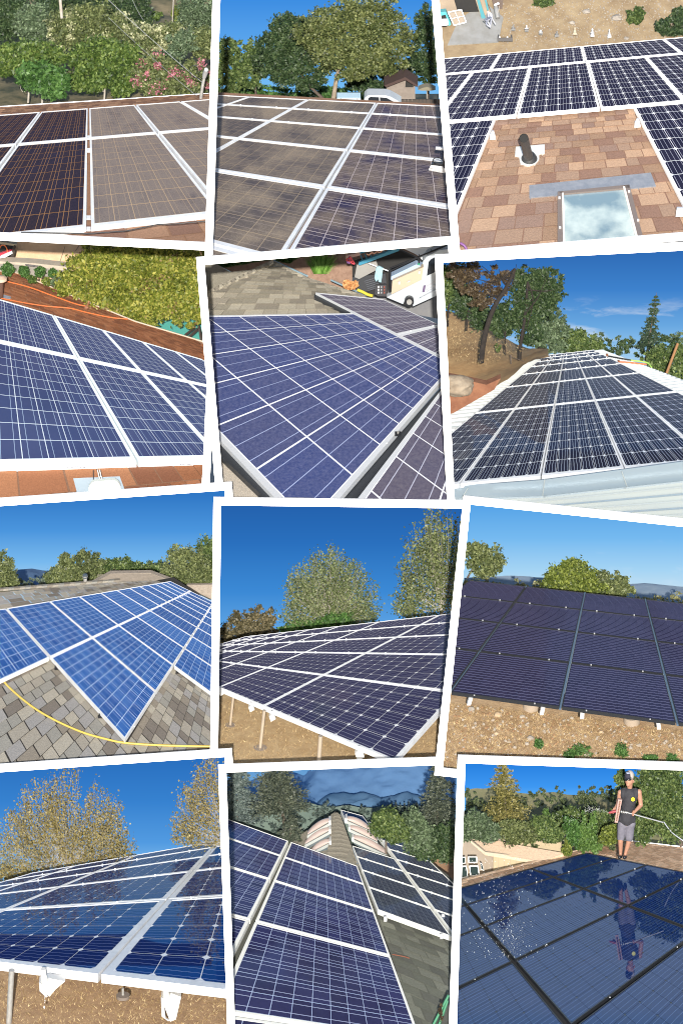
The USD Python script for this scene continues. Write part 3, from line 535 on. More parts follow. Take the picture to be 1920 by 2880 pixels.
for i in range(11): b.facing([(1215 + i * 22, 650), (1215 + i * 22, 608), (1235 + i * 22, 608), (1235 + i * 22, 650)], 3.6, .05, 'board', plain('dark_board', (.07, .055, .045), .9), fn)
br = thing('push_brush', 'black push brush with white bristles on the washed panels', 'brush'); d0 = dep(b, 1430, 1050, pl) - .12
b.facing([(1392, 1030), (1400, 1005), (1420, 995), (1480, 1003), (1490, 1030), (1490, 1035)], d0, .12, 'head', BLACK, br)
for i in range(16): b.tube([(1398 + i * 6, 1010 + i * .8, d0 - .02), (1384 + i * 6.4, 1040 + i * 1.2, d0 + .02)], 2.6, 'bristle', WHITE, br, n=5)
b.tube(curve([(1425, 1000, d0 - .1), (1408, 985, d0 - .12), (1420, 967, d0 - .14), (1450, 965, d0 - .12), (1475, 985, d0 - .05)]), 3, 'hose', BLACK, br); b.tube([(1478, 1020, d0 - .05), (1476, 930, d0 - .2)], 8, 'pivot', BLACK, br); b.tube([(1425, 905, d0 - .25), (1490, 910, d0 - .25)], 11, 'handle', ALUD, br)

# ================================================================ 3: mono panels around a skylight
b = B[3]
H = fit([((0, 1.65), (245, 450)), ((1, 1.65), (605, 420)), ((2, 1.65), (968, 385)), ((3, 1.65), (1332, 355)), ((1, 0), (520, 724)), ((2, 0), (1048, 681))])
rp = b.plane(800, 1560, .4, 20); pl = rp.off(.2)
c3 = cellmat('cell_mono_navy', (.009, .009, .022), (.016, .015, .034), (.30, .31, .38), 4, 'u', .02, rough=.08)
R3 = [(1, i, 0, i + 1, 1.65, 6, 10) for i in range(-1, 5)] + [(2, -1.365 + 1.665 * i, 1.68, .3 + 1.665 * i, 2.63, 10, 6) for i in range(-1, 5)] + [(0, -.24, -1.67, .76, -.02, 6, 10), (0, -1.24, -1.67, -.24, -.02, 6, 10), (0, 2.38, -1.67, 3.38, -.02, 6, 10)]
array(b, H, pl, R3, c3, BACK, WHITE, 'white framed', 'around the skylight', fw=.022, gap=.008, thick=.1, cgap=.03, chamfer=.1)
roof = thing('shingle_roof', 'tan shingle roof with vent pipe and skylight', 'roof')
b.sheet('deck', [(20, 600), (1600, 500), (1600, 1700), (20, 1700)], rp, TAN[2], roof, -.02, .1)
shingles(b, roof, H, rp, -.6, 3.3, -2.6, .3, .15, .105, [(150, 1380), (390, 720), (1250, 640), (1600, 1250), (1600, 1700), (100, 1700)], TAN, 300, .03)
SHEET = plain('lead_sheet', (.22, .245, .29), .5, .3, (.3, .32, .36), 5)
b.sheet('flashing_strip', [(600, 1165), (1365, 1085), (1398, 1170), (600, 1243)], rp, SHEET, roof, .05, .02)
pipe = thing('vent_pipe', 'dark vent pipe with round boot between the panels', 'vent pipe')
b.sheet('flashing', [(515, 922), (697, 907), (697, 963), (662, 968), (662, 1000), (640, 1030), (590, 1040), (545, 1030), (535, 985), (510, 980)], rp, plain('bright_flashing', (.72, .76, .74), .3, .3), pipe, .05, .02)
q = b.at(600, 1005, dep(b, 600, 1005, rp)); e = b.at(565, 868, dep(b, 600, 1005, rp) - .35); pr = 30 * b.s * .01
put('pipe', tube([q, e], pr, 20, cap=False), plain('pipe_grey', (.05, .05, .052), .5), pipe, smooth=40); put('pipe_mouth', tube([e - (e - q) * .02, e - (e - q) * .06], pr * .93, 20), DARK, pipe); put('boot', tube([q + rp.n * .05, q + rp.n * .12, q + rp.n * .2], [pr * 1.75, pr * 1.5, pr * 1.1], 20), plain('boot_rubber', (.03, .032, .036), .5), pipe, smooth=40)
sk = thing('skylight', 'glass skylight in a brown metal frame with painted sky reflection', 'skylight')
SKM = plain('brown_aluminium', (.2, .165, .15), .45, .2); SKW = plain('white_seal', (.7, .66, .6), .5)
for Q in ([(778, 1600), (778, 1205), (812, 1200), (825, 1600)], [(1195, 1165), (1230, 1160), (1345, 1600), (1305, 1600)], [(778, 1205), (1230, 1160), (1232, 1180), (812, 1218)]): b.sheet('frame_bar', Q, rp, SKM, sk, .16, .16)
for Q in ([(806, 1212), (817, 1212), (827, 1600), (814, 1600)], [(1190, 1172), (1202, 1170), (1312, 1600), (1296, 1600)]): b.sheet('seal', Q, rp, SKW, sk, .17, .05)
GLS = usdkit.material(stage, '/World/Looks/skylight_painted_sky', {'g': ('geometry', {}), 'n': ('noise_texture', {'scale': .9, 'detail': 5}), 'r': ('rgb_ramp', {'ramp': [(.38, (.16, .24, .29)), (.6, (.46, .54, .53))]}), 'p': ('principled_bsdf', {'roughness': .12, 'specular_ior_level': .9, 'coat_weight': .6})}, [('g.position', 'n.vector'), ('n.fac', 'r.fac'), ('r.color', 'p.base_color')], surface='p.BSDF')  # pane colour carries a painted pattern of reflected clouds
b.sheet('pane', [(817, 1210), (1192, 1172), (1300, 1600), (827, 1600)], rp, GLS, sk, .1, .05)
for x, y in [(790, 1245), (793, 1432), (1228, 1205), (1285, 1387)]: put('bolt', box_at(rp.hit(b.g([(x, y)]), .16)[0], rp, .06, .06, .03), ALU, sk)
b.facing([(1522, 1365), (1530, 1310), (1600, 1310), (1600, 1365)], dep(b, 1540, 1365, rp) - .1, .1, 'rail_end', ALU, roof)
for x, y, lb in [(350, 880, 'silver rail end under the left lower panel'), (1262, 803, 'silver rail end under the right panels nearest the vent pipe')]:
    dd = dep(b, x, y, rp) - .08; b.facing([(x, y), (x + 3, y - 36), (x + 32, y - 42), (x + 40, y - 4)], dd, .1, 'rail_end', ALU, roof); b.facing([(x + 10, y - 42), (x + 14, y - 56), (x + 28, y - 56), (x + 28, y - 42)], dd, .06, 'bracket', ALU, roof)
b.tube(curve([(165, 1530, .3), (190, 1545, .28), (205, 1570, .27), (212, 1610, .26)]), 8, 'purple_hose', plain('purple_rubber', (.2, .08, .24), .5), label='purple hose end at the lower left corner of tan roof', cat='hose')
gp = b.plane(700, 390, 4.3, 24)
b.sheet('dry_yard', [(0, 400), (1650, 250), (1650, -60), (0, -60)], gp, DRY, None, 0, .1, label='dry gravel yard beyond the panels', kind='structure')
pebbles(b, gp, [(430, 20), (1560, -20), (1560, 225), (430, 320)], 900, 5.5, ROCKM, 'gravel', label='scattered grey stones and leaves over the dry yard', cat='gravel')
blades(b, gp, [(70, 300), (1560, 230), (1560, -20), (430, 30)], 2500, 9, STRAW, 'dry_leaves', label='pale dry leaf litter over the yard', cat='leaf litter')
CONC = plain('concrete_slab', (.28, .28, .275), .85, 0, (.22, .215, .2), 3)
b.sheet('concrete_pad', [(85, 280), (150, 130), (240, 60), (330, 20), (437, 105), (405, 262)], gp, CONC, None, .03, .05, label='pale concrete pad before the garage', kind='structure')
gar = thing('garage', 'beige garage with dark open doorway at top left', 'garage'); BEI = plain('beige_wall', (.33, .26, .19), .9, 0, (.28, .22, .16), 3)
gd = dep(b, 200, 120, gp)
b.facing([(30, 100), (20, -40), (125, -40), (160, 70), (150, 85)], gd + .1, .2, 'wall', BEI, gar); b.facing([(250, -40), (310, -40), (365, 95), (350, 120), (300, 123)], gd + .05, .2, 'wall', BEI, gar); b.facing([(360, -40), (440, -40), (425, 100), (405, 112), (385, 95)], gd + .15, .2, 'side_boards', plain('brown_boards', (.12, .09, .075), .9), gar)
b.facing([(110, -60), (270, -60), (305, 70), (150, 74)], gd + .08, .1, 'back_wall', DARK, gar)  # near black sheet stands in for the shaded garage interior
TEAL = plain('teal_paint', (.06, .24, .28), .6); b.facing([(262, -40), (275, -40), (325, 112), (302, 122), (300, 118)], gd, .06, 'door_trim', TEAL, gar); b.facing([(310, -40), (322, -40), (345, 60), (335, 65)], gd, .06, 'door_trim', TEAL, gar)
wf = thing('window_frame', 'white four pane window frame leaning on garage wall', 'window frame'); WF = [(88, 75), (172, 58), (202, 138), (125, 157)]; wd = gd - .15
b.facing(WF, wd + .06, .03, 'panel', plain('window_panel', (.3, .25, .2), .6), wf)
for i in range(4): p0, p1 = WF[i], WF[(i + 1) % 4]; b.tube([(*p0, wd), (*p1, wd)], 4.5, 'rail', WHITE, wf, n=4)
b.tube([(130, 66, wd), (163, 147, wd)], 2.5, 'glazing_bar', WHITE, wf, n=4); b.tube([(106, 116, wd), (187, 98, wd)], 2.5, 'glazing_bar', WHITE, wf, n=4)
cb = thing('cabinet', 'turquoise cabinet with a white basin at left edge', 'cabinet'); TQ = plain('turquoise_paint', (.08, .38, .42), .5); b.facing([(38, 75), (75, 70), (108, 150), (100, 158), (48, 158)], gd - .1, .25, 'body', TQ, cb); b.facing([(45, 98), (72, 92), (82, 122), (48, 125)], gd - .12, .03, 'opening', DARK, cb)
b.facing([(44, 132), (88, 130), (90, 150), (78, 160), (50, 160)], gd - .35, .2, 'basin', WHITE, cb)
ch = thing('folding_chair', 'white folding chair with slatted seat on concrete pad', 'chair'); cd = gd - .35; WP = plain('chair_white', (.45, .47, .58), .6)
for s0 in range(5): b.tube([(313 + s0 * 9, 118 - s0 * 4, cd - .1), (332 + s0 * 8.6, 128 - s0 * 4.2, cd - .3)], 3.2, 'seat_slat', WP, ch, n=4)
for p0, p1 in [((338, 128), (355, 168)), ((332, 130), (330, 150)), ((330, 150), (355, 170)), ((360, 112), (355, 168)), ((362, 108), (388, 150)), ((338, 68), (340, 108)), ((362, 82), (366, 112)), ((338, 68), (388, 150))]: b.tube([(*p0, cd - .05), (*p1, cd - .08)], 2.8, 'leg', WP, ch, n=5)
for yy in (70, 82, 94): b.tube([(339, yy, cd), (363, yy + 14, cd)], 4, 'back_slat', WP, ch, n=4)
bn = thing('trash_bin', 'grey metal bin holding a broom beside white chair', 'bin'); b.tube([(388, 40, gd), (396, 70, gd - .05), (403, 110, gd - .1)], [14, 17, 15], 'drum', STEEL, bn, n=14); b.tube([(404, 78, gd - .1), (412, 35, gd - .1)], 2.5, 'broom_handle', BARKPALE, bn); b.tube([(380, 30, gd), (410, 16, gd)], 8, 'sack', WHITE, bn)
pb = thing('planter_box', 'grey wooden planter box with two white shells', 'planter'); pd = dep(b, 450, 258, gp) - .1; WD = plain('weathered_wood', (.10, .095, .095), .9)
b.facing([(400, 256), (400, 238), (494, 236), (496, 258)], pd, .04, 'front_board', WD, pb); b.facing([(404, 240), (404, 228), (490, 226), (492, 240)], pd + .25, .04, 'back_board', WD, pb); b.facing([(400, 256), (404, 230), (410, 230), (408, 254)], pd + .03, .2, 'end_board', WD, pb); b.facing([(486, 254), (484, 230), (492, 228), (496, 256)], pd + .05, .18, 'end_board', WD, pb)
for x in (413, 462): put('shell', (lambda m: (m.vertices, m.faces))(trimesh.creation.icosphere(2, .028).apply_translation(b.at(x, 232, pd + .1))), WHITE, pb, smooth=True)
STAT = [(500, 185, 'dark figurine on a pale block', 'leftmost garden statue near the pad'), (583, 192, 'white bird figurine on a dark block', 'second garden statue from the left'), (672, 210, 'white sleeping animal figurine', 'third garden statue from the left'), (772, 225, 'grey tilted figurine', 'middle garden statue of the row'), (887, 212, 'buff seated figure', 'buff garden statue'), (997, 225, 'white cherub figure with round base', 'brightest white garden statue'), (1104, 230, 'white hooded figure on a square foot', 'rightmost garden statue')]
for i, (x, y, lk, lb) in enumerate(STAT):
    st = thing('garden_statue', f'{lb}, {lk}', 'statue', 'garden statues in a row on the dry yard'); sd = dep(b, x, y, gp) - .12
    C = [plain('stone_grey', (.2, .2, .2), .9), plain('stone_white', (.62, .62, .62), .8), plain('stone_buff', (.45, .38, .28), .9)]; m1 = [C[0], C[1], C[1], C[0], C[2], C[1], C[1]][i]
    h = [34, 38, 26, 34, 44, 50, 50][i]
    put('pedestal', box_at(b.at(x, y, sd), Plane((0, 0, 0), (0, 0, 1)), .11, .11, .055), C[0] if i < 4 else m1, st)
    P = np.array([(0, y - 4), (.9, y - 8), (1.0, y - h * .35), (.75, y - h * .55), (.45, y - h * .66), (.62, y - h * .78), (.6, y - h * .9), (.12, y - h)]); P[:, 0] *= 9 * (1.15 if i in (4, 5) else .85)
    put('figure', tube([b.at(x + (4 if i == 3 else 0) * k / 8, q[1], sd) for k, q in enumerate(P)], P[:, 0] * b.s * .01, 10), m1, st, smooth=True)
    if i in (1, 2, 5): put('arms', tube([b.at(x - 10, y - h * .42, sd - .03), b.at(x, y - h * .36, sd - .08), b.at(x + 10, y - h * .42, sd - .03)], .018, 6), m1, st, smooth=True)
for x, y, rx, ry, lb, mt in [(1265, 95, 58, 48, 'round dark bush in the yard, nearest the middle', OAK), (1490, 165, 85, 62, 'largest dark bush at the right edge of yard', OAKDK), (1545, 85, 40, 40, 'small bush above the largest yard bush', OAKDK), (690, 8, 60, 24, 'low green bush at top edge of yard', OAK)]:
    tree(b, 'yard_bush', lb, 'bush', [(x, y, dep(b, x, y + ry * .7, gp), rx, ry, .25)], 1500, 9, mt, [(x, y + ry, dep(b, x, y + ry, gp)), (x, y, dep(b, x, y + ry, gp))], seed=x)
for x, y, r, lb in [(870, 140, 17, 'grey rock above the buff statue'), (1150, 110, 30, 'largest mottled rock left of round bush'), (960, 70, 22, 'flat dark rock near the top of the yard'), (1210, 240, 14, 'small rock by the panel edge')]:
    m = trimesh.creation.icosphere(3, 1); m.vertices *= (1 + (meshkit.fbm(m.vertices * 1.7 + x, 4) - .5)[:, None] * .9); m.vertices *= np.array([1.2, .9, .7]) * r * b.s * .01
    put('rock', (m.vertices + b.at(x, y, dep(b, x, y, gp) - .02), m.faces), ROCKM, smooth=50, label=lb, cat='rock')
# ================================================================ 4: blue panels below the yellow shrub
b = B[4]
H = fit([((0, 2), (365, 552)), ((1, 2), (705, 650)), ((2, 2), (980, 735)), ((3, 2), (1205, 800)), ((0, 1), (543, 848)), ((1, 1), (960, 938)), ((2, 1), (1290, 1008)), ((0, 0), (960, 1570))])
pl = b.plane(500, 1600, .4, 14); rp = pl.off(-.2)
c4 = cellmat('cell_slate_blue', (.028, .042, .115), (.05, .062, .14), (.26, .34, .48), 2, 'u', .022, rough=.1, spec=.6)
array(b, H, pl, grid([-2, -1, 0, 1, 2, 3, 4, 5], [0, 1, 2], 6, 10), c4, plain('blue_white_backsheet', (.52, .60, .70), .4), plain('pale_frame', (.68, .76, .8), .4, .1), 'slate blue', 'below the yellow shrub', fw=.032, gap=.008, thick=.2, cgap=.035, unit=(1, .75))
for x0, y0, h, tilt_, nm in [(456, 1612, 16, -.028, 0), (1238, 1588, 13, -.03, 1)]:
    t = meshkit.text_mesh('SCHOTT solar', h * b.s * .01 * .9, .006); d0 = dep(b, x0, y0, pl.off(-.1)) - .16
    V = np.asarray(t.vertices); o = b.at(x0, y0, d0)
    V = np.c_[V[:, 0] * (1.0 if nm == 0 else .72) + V[:, 1] * .25, -V[:, 2], V[:, 1] - V[:, 0] * tilt_]
    put('maker_lettering', (V + o, np.asarray(t.faces)), plain('frame_print', (.06, .08, .16), .6), label=f"maker's name printed on the front edge of the {'left' if nm == 0 else 'right'} slate blue panel", cat='lettering')
roof = thing('shingle_roof', 'red brown shingle roof running down beside the yellow shrub', 'roof')
b.sheet('deck', [(-40, 235), (120, 262), (600, 458), (930, 590), (1440, 742), (1500, 1800), (-40, 1860)], rp, BROWN[0], roof, -.02, .1)
RB = shades('rust_shingle', [(.21, .085, .04), (.26, .11, .055), (.17, .07, .038), (.29, .13, .065)])
shingles(b, roof, H, rp, -1.6, 6, 2.0, 3.9, .22, .07, [(-40, 240), (120, 266), (600, 466), (930, 600), (1440, 752), (1440, 900), (705, 690), (-40, 480)], RB, 300, .02)
shingles(b, roof, H, rp, -1.6, 1.9, -.36, .06, .21, .12, [(-40, 1560), (1560, 1540), (1560, 1740), (-40, 1860)], RB, 300, .04)
b.tube([(-30, 240, dep(b, -30, 240, rp)), (120, 264, dep(b, 120, 264, rp)), (600, 462, dep(b, 600, 462, rp)), (930, 596, dep(b, 930, 596, rp)), (1440, 748, dep(b, 1440, 748, rp))], 6, 'roof_edge', plain('pale_edge', (.42, .36, .28), .7), roof)
vp = thing('roof_vent', 'brown capped roof vent at the left edge', 'roof vent'); d0 = dep(b, 10, 440, rp) - .1
b.tube([(5, 450, d0 + .1), (8, 310, d0)], 18, 'pipe', plain('brown_metal', (.10, .05, .035), .6), vp, n=14); b.tube([(5, 312, d0), (5, 296, d0), (5, 284, d0)], [46, 44, 20], 'cap', plain('tan_cap', (.5, .36, .27), .5), vp, n=18)
b.sheet('flashing', [(20, 410), (75, 425), (72, 436), (20, 430)], rp, SHEET, vp, .04, .02)
vs = thing('vent_pipe', 'small tan vent pipe near the shrub on the brown roof', 'vent pipe'); d0 = dep(b, 596, 503, rp)
b.tube([(596, 500, d0), (604, 480, d0 - .05), (612, 460, d0 - .1)], [11, 8, 7], 'pipe', plain('tan_pipe', (.3, .15, .08), .6), vs, n=12); b.tube([(592, 506, d0), (598, 494, d0 - .03)], [17, 12], 'boot', plain('tan_boot', (.26, .12, .07), .7), vs, n=12)
ORG = plain('orange_rubber', (.5, .12, .03), .5)
for pts, lb in [([(40, 318), (200, 360), (380, 425), (520, 475), (600, 492)], 'upper orange hose running from roof vent to small pipe'), ([(0, 435), (180, 470), (330, 492), (480, 505), (600, 535), (760, 568), (880, 580)], 'lower orange hose lying along the top of panels')]:
    b.tube([(x, y, dep(b, x, y, rp) - .05) for x, y in curve(pts)], 4.5, 'orange_hose', ORG, label=lb, cat='hose')
jb = thing('junction_box', 'white junction box on a flashing plate below the panels', 'junction box'); d0 = dep(b, 700, 1720, rp)
b.sheet('plate', [(505, 1678), (825, 1665), (858, 1755), (530, 1775)], rp, plain('pale_plate', (.5, .6, .66), .4, .2), jb, .05, .02)
b.facing([(612, 1780), (612, 1740), (630, 1712), (655, 1700), (790, 1692), (815, 1710), (830, 1735), (832, 1790), (612, 1800)], d0 - .18, .16, 'box', plain('ivory_plastic', (.66, .7, .64), .45), jb); b.facing([(705, 1762), (705, 1736), (775, 1732), (778, 1758)], d0 - .2, .03, 'lid', plain('lid_plastic', (.74, .77, .72), .4), jb)
for x in (0, 14): b.tube([(672 + x, 1620, d0 - .05), (680 + x, 1660, d0 - .08), (694 + x, 1694, d0 - .1)], 5, 'conduit', STEEL, jb)
b.tube([(642, 1620, d0 - .03), (643, 1690, d0 - .06)], 2.5, 'wire', BLACK, jb)
gp = b.plane(250, 300, 4.7, 66)
b.sheet('tan_yard', [(-40, -20), (1560, -20), (1560, 820), (900, 640), (-40, 330)], gp, plain('tan_dirt', (.48, .31, .18), .95, 0, (.58, .41, .26), 2.5, .4), None, 0, .1, label='tan dirt yard below the brown roof', kind='structure')
CB = plain('curb_concrete', (.45, .38, .3), .9, 0, (.36, .31, .25), 4); wl = thing('retaining_wall', 'low concrete wall behind the four round shrubs', 'wall')
b.facing([(-40, 275), (-40, 190), (120, 200), (430, 240), (450, 290), (400, 290)], 4.15, .25, 'wall', plain('shaded_concrete', (.20, .185, .165), .9, 0, (.25, .23, .2), 4), wl); b.facing([(-40, 196), (-40, 180), (240, 196), (480, 222), (470, 246), (430, 244), (120, 206)], 4.1, .35, 'coping', CB, wl)  # wall is a darker copy of the coping concrete, shade in its colour
for i, (x, y, r) in enumerate([(52, 236, 44), (165, 246, 36), (272, 254, 34), (362, 262, 28)]):
    tree(b, 'round_shrub', f"{['leftmost and largest', 'second', 'third', 'rightmost and smallest'][i]} clipped round shrub before the low concrete wall", 'shrub', [(x, y, 3.95, r, r * .95, .16)], 1500, 7, LUSH, [(x, y + r + 12, 3.95), (x, y, 3.95)], r0=4, seed=i + 3, group='clipped round shrubs along the wall')
tree(b, 'low_plant', 'low green plant between roof edge and round shrubs', 'plant', [(215, 305, 3.8, 40, 22, .15)], 500, 7, IVY, seed=2); tree(b, 'low_plant', 'bright low plant below the smallest round shrub', 'plant', [(330, 318, 3.8, 38, 28, .15)], 600, 7, YELGRN, seed=3); tree(b, 'low_plant', 'grey leaved low plant touching the yellow shrub', 'plant', [(392, 318, 3.75, 40, 34, .15)], 600, 7, GREYGRN, seed=4)
YEL = leafy('crape_leaf', (.06, .09, .012), (.17, .21, .028), (.36, .33, .075), .35)
tree(b, 'yellow_shrub', 'huge yellow green crape myrtle filling the upper right', 'bush', [(740, 250, 3.8, 270, 170, .5), (1010, 200, 3.9, 330, 150, .6), (1180, 380, 3.7, 240, 180, .5), (880, 420, 3.6, 290, 130, .5), (990, 540, 3.5, 160, 80, .35), (540, 330, 3.7, 150, 90, .4), (1300, 560, 3.6, 110, 80, .3), (1340, 200, 4.0, 110, 170, .5), (640, 130, 4.0, 110, 80, .4)], 21000, 11, YEL, [(900, 680, 3.8), (900, 450, 3.8)], seed=9, flowers=(leafy('faded_bloom', (.16, .10, .04), (.24, .17, .07), (.3, .24, .12), .3), 1100, 9), shell=.5)
b.facing([(1050, 700), (1080, 580), (1400, 560), (1420, 760)], 4.3, .3, 'garden_pool', plain('pool_teal', (.05, .22, .19), .2), label='teal garden pool glimpsed under the yellow shrub', cat='pool')
dk = thing('dark_posts', 'dark leaning timber posts at the right edge under shrub', 'timber'); WDK = plain('dark_timber', (.035, .025, .02), .8)
for p0, p1 in [((1275, 690), (1340, 640)), ((1300, 705), (1375, 640)), ((1385, 730), (1370, 630)), ((1395, 730), (1400, 620))]: b.tube([(*p0, 3.75), (*p1, 3.85)], 9, 'post', WDK, dk, n=5)
dc = thing('dark_shed', 'dark open shed with hanging tools at top left corner', 'shed')
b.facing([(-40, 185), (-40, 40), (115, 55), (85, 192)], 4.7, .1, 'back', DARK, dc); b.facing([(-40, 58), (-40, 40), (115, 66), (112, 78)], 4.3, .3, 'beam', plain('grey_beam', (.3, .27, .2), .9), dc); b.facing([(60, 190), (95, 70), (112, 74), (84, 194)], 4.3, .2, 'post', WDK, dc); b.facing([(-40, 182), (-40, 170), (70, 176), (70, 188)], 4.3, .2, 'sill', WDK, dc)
pb = thing('push_brush', 'red brush with white bristles lying in the dark shed', 'brush'); b.facing([(-5, 145), (0, 130), (70, 108), (84, 112), (80, 126), (0, 155)], 4.2, .1, 'head', plain('red_plastic', (.5, .02, .04), .4), pb); b.facing([(0, 160), (5, 148), (82, 116), (86, 128), (60, 142), (30, 158)], 4.15, .08, 'bristles', WHITE, pb)
b.tube([(x, y, 4.2) for x, y in curve([(0, 90), (10, 72), (30, 72), (46, 92), (52, 125)])], 4, 'orange_hose', ORG, label='short orange hose loop in the dark shed', cat='hose')
yl = thing('path_light', 'small yellow garden light at top edge of tan yard', 'garden light'); b.tube([(420, 84, 5.3), (424, 74, 5.3), (428, 62, 5.3)], [6, 10, 7], 'shade', plain('yellow_paint', (.55, .42, .1), .5), yl)
for x0, y0, x1, y1, lb in [(448, 80, 398, 228, 'thin dark cable across the tan yard'), (545, 72, 520, 110, 'short dark cable end near the yellow shrub')]: b.tube([(x0, y0, dep(b, x0, y0, gp) - .02), (x1, y1, dep(b, x1, y1, gp) - .02)], 1.6, 'ground_cable', BLACK, n=5, label=lb, cat='cable')
lg = curve([(172, 205), (220, 212), (275, 216)]); b.tube([(x, y, 4.05) for x, y in lg], [3, 5, 6, 7, 6, 7, 6, 7, 6, 5, 5, 4, 2], 'driftwood', WD, label='grey driftwood log on top of the low concrete wall', cat='log')

# ================================================================ 5: large cells, white pickup behind
b = B[5]
H = fit([((0, 3), (245, 810)), ((0, 2), (435, 970)), ((0, 1), (660, 1160)), ((0, 0), (930, 1395)), ((1, 5), (185, 535)), ((1, 4), (320, 635)), ((1, 3), (480, 750)), ((1, 2), (660, 880)), ((1, 1), (860, 1030)), ((1, 0), (1100, 1210)), ((2, 6), (260, 440)), ((2, 5), (375, 520)), ((2, 4), (505, 610)), ((2, 3), (650, 710)), ((2, 2), (815, 820)), ((2, 1), (1000, 940)), ((2, 0), (1215, 1080)), ((-1, 1), (365, 1355))])
pl = b.plane(820, 1530, .35, 18); rp = pl.off(-.3)
c5 = cellmat('cell_purple_blue', (.026, .045, .15), (.04, .048, .11), (.30, .36, .55), 3, 'v', .012, (.13, .14, .24), (.3, .9), 11.0, rough=.22, spec=.45)
c5b = cellmat('cell_hazy_violet', (.055, .055, .10), (.07, .062, .09), (.42, .44, .55), 3, 'v', .014, (.16, .15, .18), (.3, .9), 11.0, rough=.3)
FB5 = plain('satin_silver_frame', (.55, .58, .62), .35, .3)
array(b, H, pl, [(1, -1.08, -.08, 9.08, 6.08, 10, 6)], c5, BACK, FB5, 'big purple blue', 'beside the roof corner', fw=.08, gap=.0, thick=.16, cgap=.028, big=100)
array(b, H, pl, [(0, -1.08, -2.3, 7.08, -.27, 8, 2)], c5b, BACK, FB5, 'violet', 'at the lower right corner', fw=.08, gap=.0, thick=.16, cgap=.028)
array(b, H, pl, [(1, 9.45, 3.25, 19.6, 9.35, 10, 6), (0, 9.45, -3.0, 19.6, 3.1, 10, 6)], c5b, BACK, FB5, 'hazy violet', 'by the parked pickup', fw=.08, gap=.0, thick=.2, cgap=.028)
cl = thing('panel_clamp', 'black clamp with a silver bolt in the gap between panels', 'clamp'); q = pl.hit(b.g([(1205, 1148)]), .0)[0]
put('block', box_at(q, pl, .18, .14, .05), BLACK, cl); put('bolt', tube([q + pl.n * .05, q + pl.n * .1], .03, 10), STEEL, cl, smooth=40)
BLKF = plain('black_skirt', (.022, .025, .03), .45)
sk = thing('array_skirt', 'black skirt along the lower left side of the big panel', 'skirt'); b.sheet('skirt', [(135, 1160), (150, 1150), (520, 1545), (430, 1545), (160, 1285)], pl.off(-.12), BLKF, sk, 0, .2)
b.sheet('skirt', [(705, 322), (715, 300), (930, 405), (925, 420), (870, 412)], pl.off(-.06), BLKF, sk, 0, .2)
b.sheet('gap_floor', [(840, 1560), (1480, 850), (1480, 900), (930, 1560)], pl.off(-.2), BLKF, sk, 0, .05)
ro = thing('shingle_roof', 'grey green shingle roof with hip cap behind the big panel', 'roof'); d0 = dep(b, 500, 440, pl)
rq = b.plane(500, 440, d0 + .1, 14)
H5r = fit([((0, 0), (100, 440)), ((8, 0), (860, 420)), ((0, 8), (330, 175)), ((5, 8), (630, 200))])
RG = [(30, 460), (60, 292), (455, 105), (660, 208), (1010, 318), (940, 330), (870, 470)]
b.sheet('deck', RG, rq, GREY[2], ro, -.02, .08); shingles(b, ro, H5r, rq, -3, 14, -1, 12, .95, .8, RG, GREY, 300, .05)
for i in range(16):
    t = i / 16; x, y = 60 + 395 * t, 292 - 187 * t; b.sheet('hip_cap', [(x - 4, y + 8), (x + 30, y - 12), (x + 34, y + 3), (x + 8, y + 22)], rq, GREY[i % 4], ro, .06, .06)
b.sheet('roof_slope', [(30, 300), (40, 130), (120, 128), (205, 178), (330, 165), (62, 290)], b.plane(120, 250, d0 + 1.0, 14, -6), GREY[0], ro)
b.sheet('roof_slope', [(150, 1270), (165, 1275), (470, 1580), (140, 1580)], rp, plain('granule_shingle', (.24, .21, .17), .95, 0, (.5, .45, .38), 60, 1, 80, detail=2), ro)
GUT = plain('blue_gutter', (.30, .42, .48), .35, .2)
gt = thing('gutter', 'blue grey gutter segments edging the grey green roof', 'gutter')
for p0, p1 in [((462, 112), (665, 202)), ((808, 228), (1020, 320)), ((110, 132), (205, 180))]: b.tube([(*p0, d0 + 1.9), (*p1, d0 + 1.3)], 6, 'gutter', GUT, gt)
gp = b.plane(800, 330, d0 + 2.3, 66)
b.sheet('mulch_bed', [(20, 20), (1560, -60), (1560, 470), (1200, 400), (20, 300)], gp, plain('mulch', (.19, .115, .08), .95, 0, (.28, .18, .13), 8, .9, 40), None, -.03, .1, label='brown mulch bed behind the roof', kind='structure')
b.sheet('driveway', [(900, 330), (1100, 200), (1560, 60), (1560, 480), (1250, 420)], gp, plain('driveway_grey', (.16, .16, .16), .9, 0, (.12, .12, .13), 2), None, -.01, .05, label='grey driveway under the pickup', kind='structure')
blades(b, gp, [(60, 175), (60, 95), (470, 60), (640, 75), (560, 130), (430, 110)], 3500, 22, LUSH, 'lawn', label='dark green lawn strip behind the roof', cat='lawn')
tf = thing('grass_tuft', 'tall bright grass tuft in the mulch bed', 'grass tuft'); rng = np.random.default_rng(5); Q = []
for i in range(420):
    x = 745 + rng.normal() * 17; e = 745 + (x - 745) * 2.6 + rng.normal() * 18; h = rng.uniform(60, 125); dd = dep(b, 745, 190, gp) + rng.normal() * .05
    p, m_, t_ = b.at(x, 190, dd), b.at(x * .5 + e * .5, 190 - h * .7, dd - .05), b.at(e, 190 - h, dd - .1 + rng.normal() * .05); w = np.array([.009, 0, 0]); Q.append((np.array([p - w, p + w, m_ + w, m_ - w, t_]), np.array([[0, 1, 2], [0, 2, 3], [3, 2, 4]])))
put('blades', join(Q), leafy('tuft_green', (.06, .16, .02), (.13, .28, .04), (.25, .42, .1), .3), tf)
